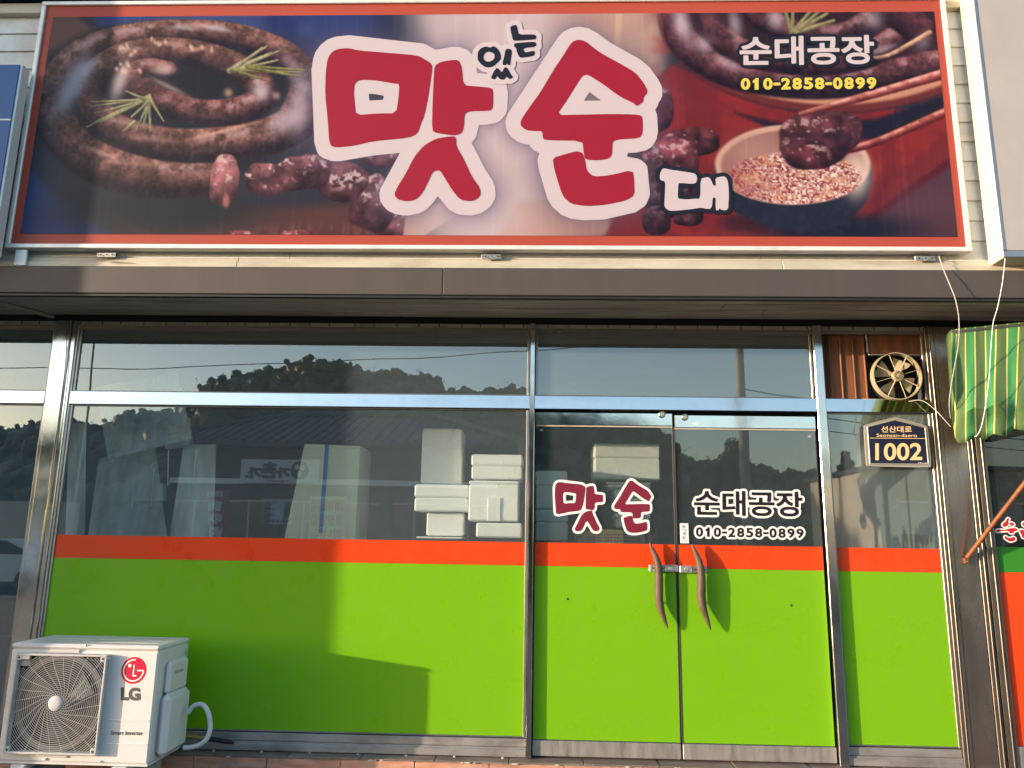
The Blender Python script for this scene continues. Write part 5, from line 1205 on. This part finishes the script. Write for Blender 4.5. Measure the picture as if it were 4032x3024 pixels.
for i in range(1700):
    px = rg.uniform(-450, 5100); h = skyh(px); t_ = rg.random()**1.4
    Y = 46-12*t_+rg.uniform(-1.5, 1.5); top = MR(px, h, 46).z
    zc = (top-.2)*(1-.62*t_)-rg.uniform(.2, 1.0); x = MR(px, h, Y).x
    rr_ = rg.uniform(.7, 1.7) if px > 0 else rg.uniform(.8, 1.6)
    if zc > .8: blob.add([(x+v.x*rr_*.7, -Y+v.y*rr_*.7, zc+v.z*rr_*.6) for v in IV], IF)
    if t_ < .34:
        for j in range(13):
            u = Vector((rg.gauss(0, 1), rg.gauss(0, 1), rg.gauss(0, .8))).normalized(); q = rg.uniform(.20, .46); o = (x+u.x*rr_*.78, -Y+u.y*rr_*.78, zc+u.z*rr_*.68)
            blob.add([(o[0]+v.x*q*rg.uniform(.7, 1.25), o[1]+v.y*q*rg.uniform(.7, 1.25), o[2]+v.z*q*rg.uniform(.7, 1.2)) for v in IV], IF)
    for j in range(70 if t_ < .30 else 40):
        v = Vector((rg.gauss(0, 1), rg.gauss(0, 1), rg.gauss(0, .75))).normalized()*rr_*(rg.random()**.8); z_ = zc+v.z
        if z_ < .3: continue
        cent.append((x+v.x, -Y+v.y, z_))
cent = [c for c in cent]
wd = blob.obj('woodland_core', LEAFD, None, fix=False); wd['kind'] = 'stuff'; wd['label'] = 'dark inner masses of the wooded hillside mirrored in the glass'
wd = leaves(cent, .07, LEAFD, 'woodland', None, 4); wd['kind'] = 'stuff'; wd['label'] = 'dark wooded hillside mirrored in the shop glass'
# single trees on the far side
def tree(nm, px0, px1, pytop, pybot, Y, lab, seed, n=15000, m=LEAFM, spread=1.0):
    a = MR(px0, pytop, Y); b_ = MR(px1, pytop, Y); cx = (a.x+b_.x)/2; hw = abs(a.x-b_.x)/2; zt = a.z; zb = max(1.0, MR(px0, pybot, Y).z)
    e = empty(nm, (cx, -Y, -.02), lab, 'tree'); rg = random.Random(seed)
    m_ = MB(); m_.tube([(cx, -Y, -.1), (cx+.08, -Y, zb*.5), (cx-.05, -Y, zb), (cx, -Y, (zb+zt)/2)], [.20, .15, .12, .05], 8)
    for k in range(9):
        th = rg.uniform(0, 6.3); z0 = zb+(zt-zb)*rg.uniform(-.05, .5); L = hw*rg.uniform(.5, .85)
        m_.tube([(cx, -Y, z0), (cx+math.cos(th)*L*.5, -Y+math.sin(th)*L*.5, z0+L*.25), (cx+math.cos(th)*L, -Y+math.sin(th)*L, z0+L*.6)], [.06, .04, .012], 5)
    m_.obj('trunk', BARK, e, smooth=True)
    C = []
    for k in range(46):
        th = rg.uniform(0, 6.3); q = rg.random()**.5; zz = rg.uniform(.02, 1); w_ = math.sin(min(1, .25+zz*.95)*math.pi)**.55
        c = Vector((cx+math.cos(th)*q*hw*w_*.9, -Y+math.sin(th)*q*hw*w_*.9, zb+(zt-zb)*zz*.93)); r_ = hw*rg.uniform(.13, .27)
        for j in range(n//46): v = Vector((rg.gauss(0, 1), rg.gauss(0, 1), rg.gauss(0, .7))).normalized()*r_*(rg.random()**.35); C.append(tuple(c+v))
    leaves(C, .045*spread, m, 'crown', e, seed)
tree('street_tree', 2380, 2735, 1705, 1960, 22, 'broad dark tree mirrored at the upper left of the right door leaf', 21)
tree('street_tree', 2740, 3035, 1725, 1990, 22, 'round dark tree mirrored behind the utility pole in the right door leaf', 22)
tree('street_tree', 3255, 3400, 1775, 1960, 24, 'loose airy tree mirrored left of the street number plate', 23, 8000)
tree('street_tree', 3390, 3560, 1790, 1960, 26, 'loose tree mirrored behind the street number plate', 24, 8000)
tree('street_tree', 800, 960, 1478, 1640, 34, 'thin spiky tree at the left end of the mirrored hilltop', 25, 4000, LEAFD)
# utility poles and wires
def pole(px, Y, h, lab, r=.15, arm=True):
    x = MR(px, 1700, Y).x; e = empty('utility_pole', (x, -Y, -.02), lab, 'pole', 'utility poles across the road')
    MB().tube([(x, -Y, -.1), (x, -Y, h)], [r, r*.62], 12).obj('pole_shaft', CONC, e, smooth=True)
    if not arm: return
    MB().box(x-.9, x+.9, -Y-.05, -Y+.05, h-.9, h-.8).obj('cross_arm', ALU, e)
    for dx in (-.8, -.4, .4, .8): MB().tube([(x+dx, -Y, h-.8), (x+dx, -Y, h-.6)], [.05, .03], 8).obj('insulator', VWHITE, e)
    return Vector((x, -Y, h-.6))
pa = pole(2925, 15.5, 10.5, 'concrete utility pole mirrored in the right door leaf')
pb_ = pole(-900, 17, 10, 'concrete utility pole far to the left across the road')
pc = pole(5600, 17, 10, 'concrete utility pole far to the right across the road')
pd = pole(330, 24, 9, 'thin lamp pole mirrored at the left end of the big window', .06, False)
def wire(p, q, sag, lab):
    P = [p+(q-p)*(i/16)+Vector((0, 0, -sag*4*(i/16)*(1-i/16))) for i in range(17)]; o = MB().tube(P, .014, 5, cap=False).obj('power_line', BLACKP); tag(o, lab, 'cable', 'power lines along the road')
V3 = Vector
for k, (dz, s_) in enumerate(((0, .5), (-1.6, .45), (-1.8, .6), (-3.0, .5))):
    wire(pb_+V3((0, 0, dz)), pa+V3((0, 0, dz+.1*k)), s_, ('topmost', 'second', 'third', 'lowest')[k]+' power line from the left pole to the pole in the door glass')
for k, (dz, s_) in enumerate(((-.2, .4), (-1.5, .5), (-4.3, .5), (-4.7, .6), (-5.1, .5))):
    wire(pa+V3((0, 0, dz)), pc+V3((0, 0, dz)), s_, ('topmost', 'second', 'third', 'fourth', 'lowest')[k]+' power line from the pole in the door glass to the right pole')
# restaurant across the road (mirrored behind the window)
rs = empty('restaurant', (-7, -19.5, 0), 'dark tiled roof restaurant mirrored across the road in the big window', 'building')
YR = 18.0
ra, rb = MR(690, 1745, YR), MR(1960, 1770, YR)
WALLR = mat('restaurant_wall', (.06, .055, .05), .8, 0, var=.15); ROOFR = mat('dark_clay_roof', (.022, .025, .03), .5, 0, var=.2)
MB().box(ra.x, rb.x, -23, -YR, -.05, ra.z-.1).obj('wall', WALLR, rs)
zr = MR(1300, 1640, 21).z
m = MB(); ex0, ex1 = ra.x-.6, rb.x+.6; ze = ra.z
m.add([(ex0, -YR+.7, ze), (ex1, -YR+.7, ze), (ex1, -24, ze), (ex0, -24, ze), (ex0+3.0, -21, zr), (ex1-3.0, -21, zr), (ex0, -YR+.7, ze-.12), (ex1, -YR+.7, ze-.12), (ex1, -24, ze-.12), (ex0, -24, ze-.12)],
      [(0, 1, 5, 4), (1, 2, 5), (2, 3, 4, 5), (3, 0, 4), (6, 7, 1, 0), (7, 8, 2, 1), (8, 9, 3, 2), (9, 6, 0, 3), (6, 9, 8, 7)])
rf = m.obj('roof', ROOFR, rs)
m = MB(); x = ex0+.1
while x < ex1:
    t0 = min(1, min(x-ex0, ex1-x)/3.0); m.tube([(x, -YR+.72, ze+.03), (x, -YR+.7-(3.7*t0), ze+(zr-ze)*t0+.03)], .06, 5); x += .32
m.obj('roof_rib', ROOFR, rf)
MB().tube([(ex0+2.9, -21, zr+.05), (ex1-2.9, -21, zr+.05)], .14, 8).obj('ridge', ROOFR, rs)
for s_, e_ in ((ex0, 1), (ex1, -1)): MB().tube([(s_, -YR+.7, ze+.1), (s_+e_*3, -21, zr+.05)], .11, 6).obj('ridge', ROOFR, rs)
bz = MR(900, 1882, YR-.1).z, MR(900, 1904, YR-.1).z
MB().box(ra.x, rb.x, -YR, -YR+.1, bz[1], bz[0]).obj('white_band', VWHITE, rs)
for i in range(6):
    xa = ra.x+(rb.x-ra.x)*(i+.12)/6; xc = ra.x+(rb.x-ra.x)*(i+.88)/6
    w_ = MB().box(xa, xc, -YR, -YR+.03, .3 if i % 3 else .05, bz[1]-.5).obj('shop_window' if i % 3 else 'entrance_door', GLN, rs)
    MB().box(xa, xc, -YR+.03, -YR+.05, bz[1]-.56, bz[1]-.5).obj('window_frame', ALU, w_); MB().box((xa+xc)/2-.03, (xa+xc)/2+.03, -YR+.031, -YR+.051, .3, bz[1]-.56).obj('window_frame', ALU, w_)
def far_text(s, px0, px1, py0, py1, Y, gr, name, m, par):
    a = MR(px0, py0, Y); b_ = MR(px1, py1, Y); r, _ = text_loops(s)
    L = [[(b_.x-(b_.x-a.x)*u, b_.z+(a.z-b_.z)*v) for u, v in l] for l in r]   # reads correctly from the shop side
    flat(name, grow(L, gr, 240), -Y, m, par, face=1)
YQ2 = YR-.25
sgn = empty('restaurant_sign', (MR(1100, 1850, YQ2).x, -YQ2, 3), 'white mirrored restaurant sign with a round emblem and brush letters', 'sign')
a, b_ = MR(951, 1805, YQ2), MR(1252, 1905, YQ2); MB().box(a.x, b_.x, -YQ2-.15, -YQ2, b_.z, a.z).obj('sign_box', mat('white_sign_far', (.62, .66, .70), .5), sgn)
INK = mat('sign_ink', (.06, .06, .05), .6)
for ch, x0, x1, y0, y1 in (('가', 1092, 1137, 1842, 1880), ('촌', 1032, 1084, 1820, 1880), ('가.', 972, 1024, 1840, 1880)): far_text(ch, x0, x1, y0, y1, YQ2-.012, .035, 'lettering', INK, sgn)
far_text('T.453-4477', 1048, 1136, 1890, 1899, YQ2-.012, .006, 'lettering', mat('sign_red_ink', (.3, .06, .06), .6), sgn)
cxx = MR(1180, 1851, YQ2-.012); rr_ = abs(MR(1142, 1851, YQ2).x-MR(1216, 1851, YQ2).x)/2
flat('emblem', [[(cxx.x+rr_*math.cos(t_), cxx.z+rr_*math.sin(t_)) for t_ in np.linspace(0, 6.283, 33)[:-1]]], -(YQ2-.012), INK, sgn, face=1)
for ox, oz in ((-.3, .35), (.32, .3), (.0, -.38)): flat('emblem_petal', [[(cxx.x+ox*rr_+rr_*.26*math.cos(t_), cxx.z+oz*rr_+rr_*.30*math.sin(t_)) for t_ in np.linspace(0, 6.283, 15)[:-1]]], -(YQ2-.02), VWHITE, sgn, face=1)
def poster(px0, px1, py0, py1, m, lab, lines, ink, name='poster'):
    Y = YR-.03; a = MR(px0, py0, Y); b_ = MR(px1, py1, Y); e = empty(name, ((a.x+b_.x)/2, -Y, b_.z), lab, 'poster')
    MB().box(a.x, b_.x, -Y-.01, -Y, b_.z, a.z).obj('poster_sheet', m, e)
    for (s, q0, q1, r0, r1, g_) in lines: far_text(s, px0+(px1-px0)*q0, px0+(px1-px0)*q1, py0+(py1-py0)*r0, py0+(py1-py0)*r1, Y-.012, g_, 'lettering', ink, e)
poster(812, 885, 1925, 2135, mat('red_banner_far', (.25, .05, .06), .6), 'narrow dark red mirrored banner beside the restaurant window', [('코로나19', .08, .92, .04, .16, .01), ('함께', .2, .8, .24, .42, .02), ('이겨', .2, .8, .48, .66, .02), ('낸다', .2, .8, .72, .9, .02)], mat('pale_ink', (.6, .6, .5), .6))
poster(1035, 1146, 1967, 2065, mat('menu_far', (.4, .46, .52), .6), 'square pale mirrored menu notice on the restaurant window', [('메뉴안내', .1, .45, .10, .18, .004), ('식사류', .1, .4, .35, .43, .004), ('안주류', .1, .4, .6, .68, .004), ('●●●●●', .08, .92, .80, .94, .0)], INK)
poster(1222, 1357, 1955, 2130, mat('cream_banner_far', (.75, .74, .45), .6), 'cream mirrored notice announcing opening from the tenth of May', [('5월10일부터', .05, .95, .06, .34, .01), ('정상영업', .05, .95, .42, .66, .012), ('합니다', .1, .9, .72, .95, .012)], mat('orange_ink', (.5, .15, .08), .6))
# pale house at the right
hs = empty('pale_house', (11, -20, 0), 'pale two storey house with an outside stair mirrored below the number plate', 'building')
a, b_ = MR(3450, 1850, 20), MR(3720, 2160, 20)
HW_ = mat('cream_house_wall', (.50, .46, .37), .8, 0, var=.06)
MB().box(a.x, b_.x+2.5, -26, -20, -.05, a.z).obj('wall', HW_, hs); MB().box(a.x-.2, b_.x+2.7, -26.2, -19.8, a.z+.001, a.z+.14).obj('roof', ROOFR, hs)
for i in range(4):
    for j in range(2):
        x = a.x+.6+i*1.6; w_ = MB().box(x, x+.9, -20, -19.97, .9+j*2.0, 1.9+j*2.0).obj('window', GLN, hs); MB().box(x-.04, x+.94, -19.97, -19.94, .84+j*2.0, .9+j*2.0).obj('window_frame', ALUW, w_)
lw = MB().box(-26, MR(300, 1980, 20).x, -20.2, -20, -.05, MR(100, 1975, 20).z).obj('long_garden_wall', HW_); tag(lw, 'long pale garden wall mirrored low in the leftmost window', 'wall')
# parked cars across the road
def car(px, Y, lab, colm):
    c = MR(px, 2120, Y); e = empty('parked_car', (c.x, -Y, -.1), lab, 'car', 'cars parked across the road'); X0 = c.x-2.2; y0, y1 = -Y-.85, -Y+.85
    pr = [(0,.32),(.02,.75),(.25,.86),(1.05,.95),(1.55,1.38),(2.9,1.42),(3.7,.98),(4.3,.90),(4.4,.6),(4.4,.32)]
    MB().prism([(X0+p[0], p[1]-.1) for p in pr], y0, y1).obj('body', colm, e)
    pg = [(1.15,.97),(1.6,1.33),(2.85,1.36),(3.55,1.0)]
    w_ = MB().prism([(X0+p[0], p[1]-.1) for p in pg], y0-.005, y1+.005).obj('side_window', GLN if False else BLACKP, e)
    for x in (.85, 3.5):
        for yy in (y0-.01, y1-.19):
            t_ = MB(); t_.lathe_y((X0+x, .22), [(.32, yy), (.32, yy+.2)], 20); w2 = t_.obj('wheel', BLACKP, e); MB().lathe_y((X0+x, .22), [(.19, yy-.004), (.19, yy+.204)], 14).obj('rim', ALU, w2)
    for yy in (y0+.12, y1-.42): MB().box(X0-.01, X0+.06, yy, yy+.3, .5, .62, .01).obj('headlight', VWHITE, e)
car(20, 16.2, 'white car parked across the road mirrored in the leftmost window', VWHITE)
car(3560, 16.0, 'grey car parked across the road mirrored low in the side light', ALU)
# unseen wing added at left: its corner placed to throw the long shadow
wg = empty('shadow_wing', (-6.6, -.7, 0), 'unseen wing added beyond the left end to cast the long shadow on the facade', 'building')
WX = -6.07; WY = -1.90
MB().box(-8.4, WX, WY, .0, -.05, 7.5, .01).obj('wall', mat('wing_render', (.36, .31, .27), .85, 0, var=.1), wg)
MB().box(-8.5, WX-.0, WY-.0, .05, 7.501, 7.6).obj('roof', ROOFR, wg)
for z in (1.0, 4.2): w_ = MB().box(-7.8, -6.8, WY-.02, WY-.002, z, z+1.2).obj('window', GLN, wg); MB().box(-7.85, -6.75, WY-.04, WY-.002, z-.06, z-.002).obj('window_sill', CONC, w_)
bb = MB().box(-5.35, 5.3, 3.8, 4.0, -.05, 5.2).obj('rear_wall', WALLR, shop)
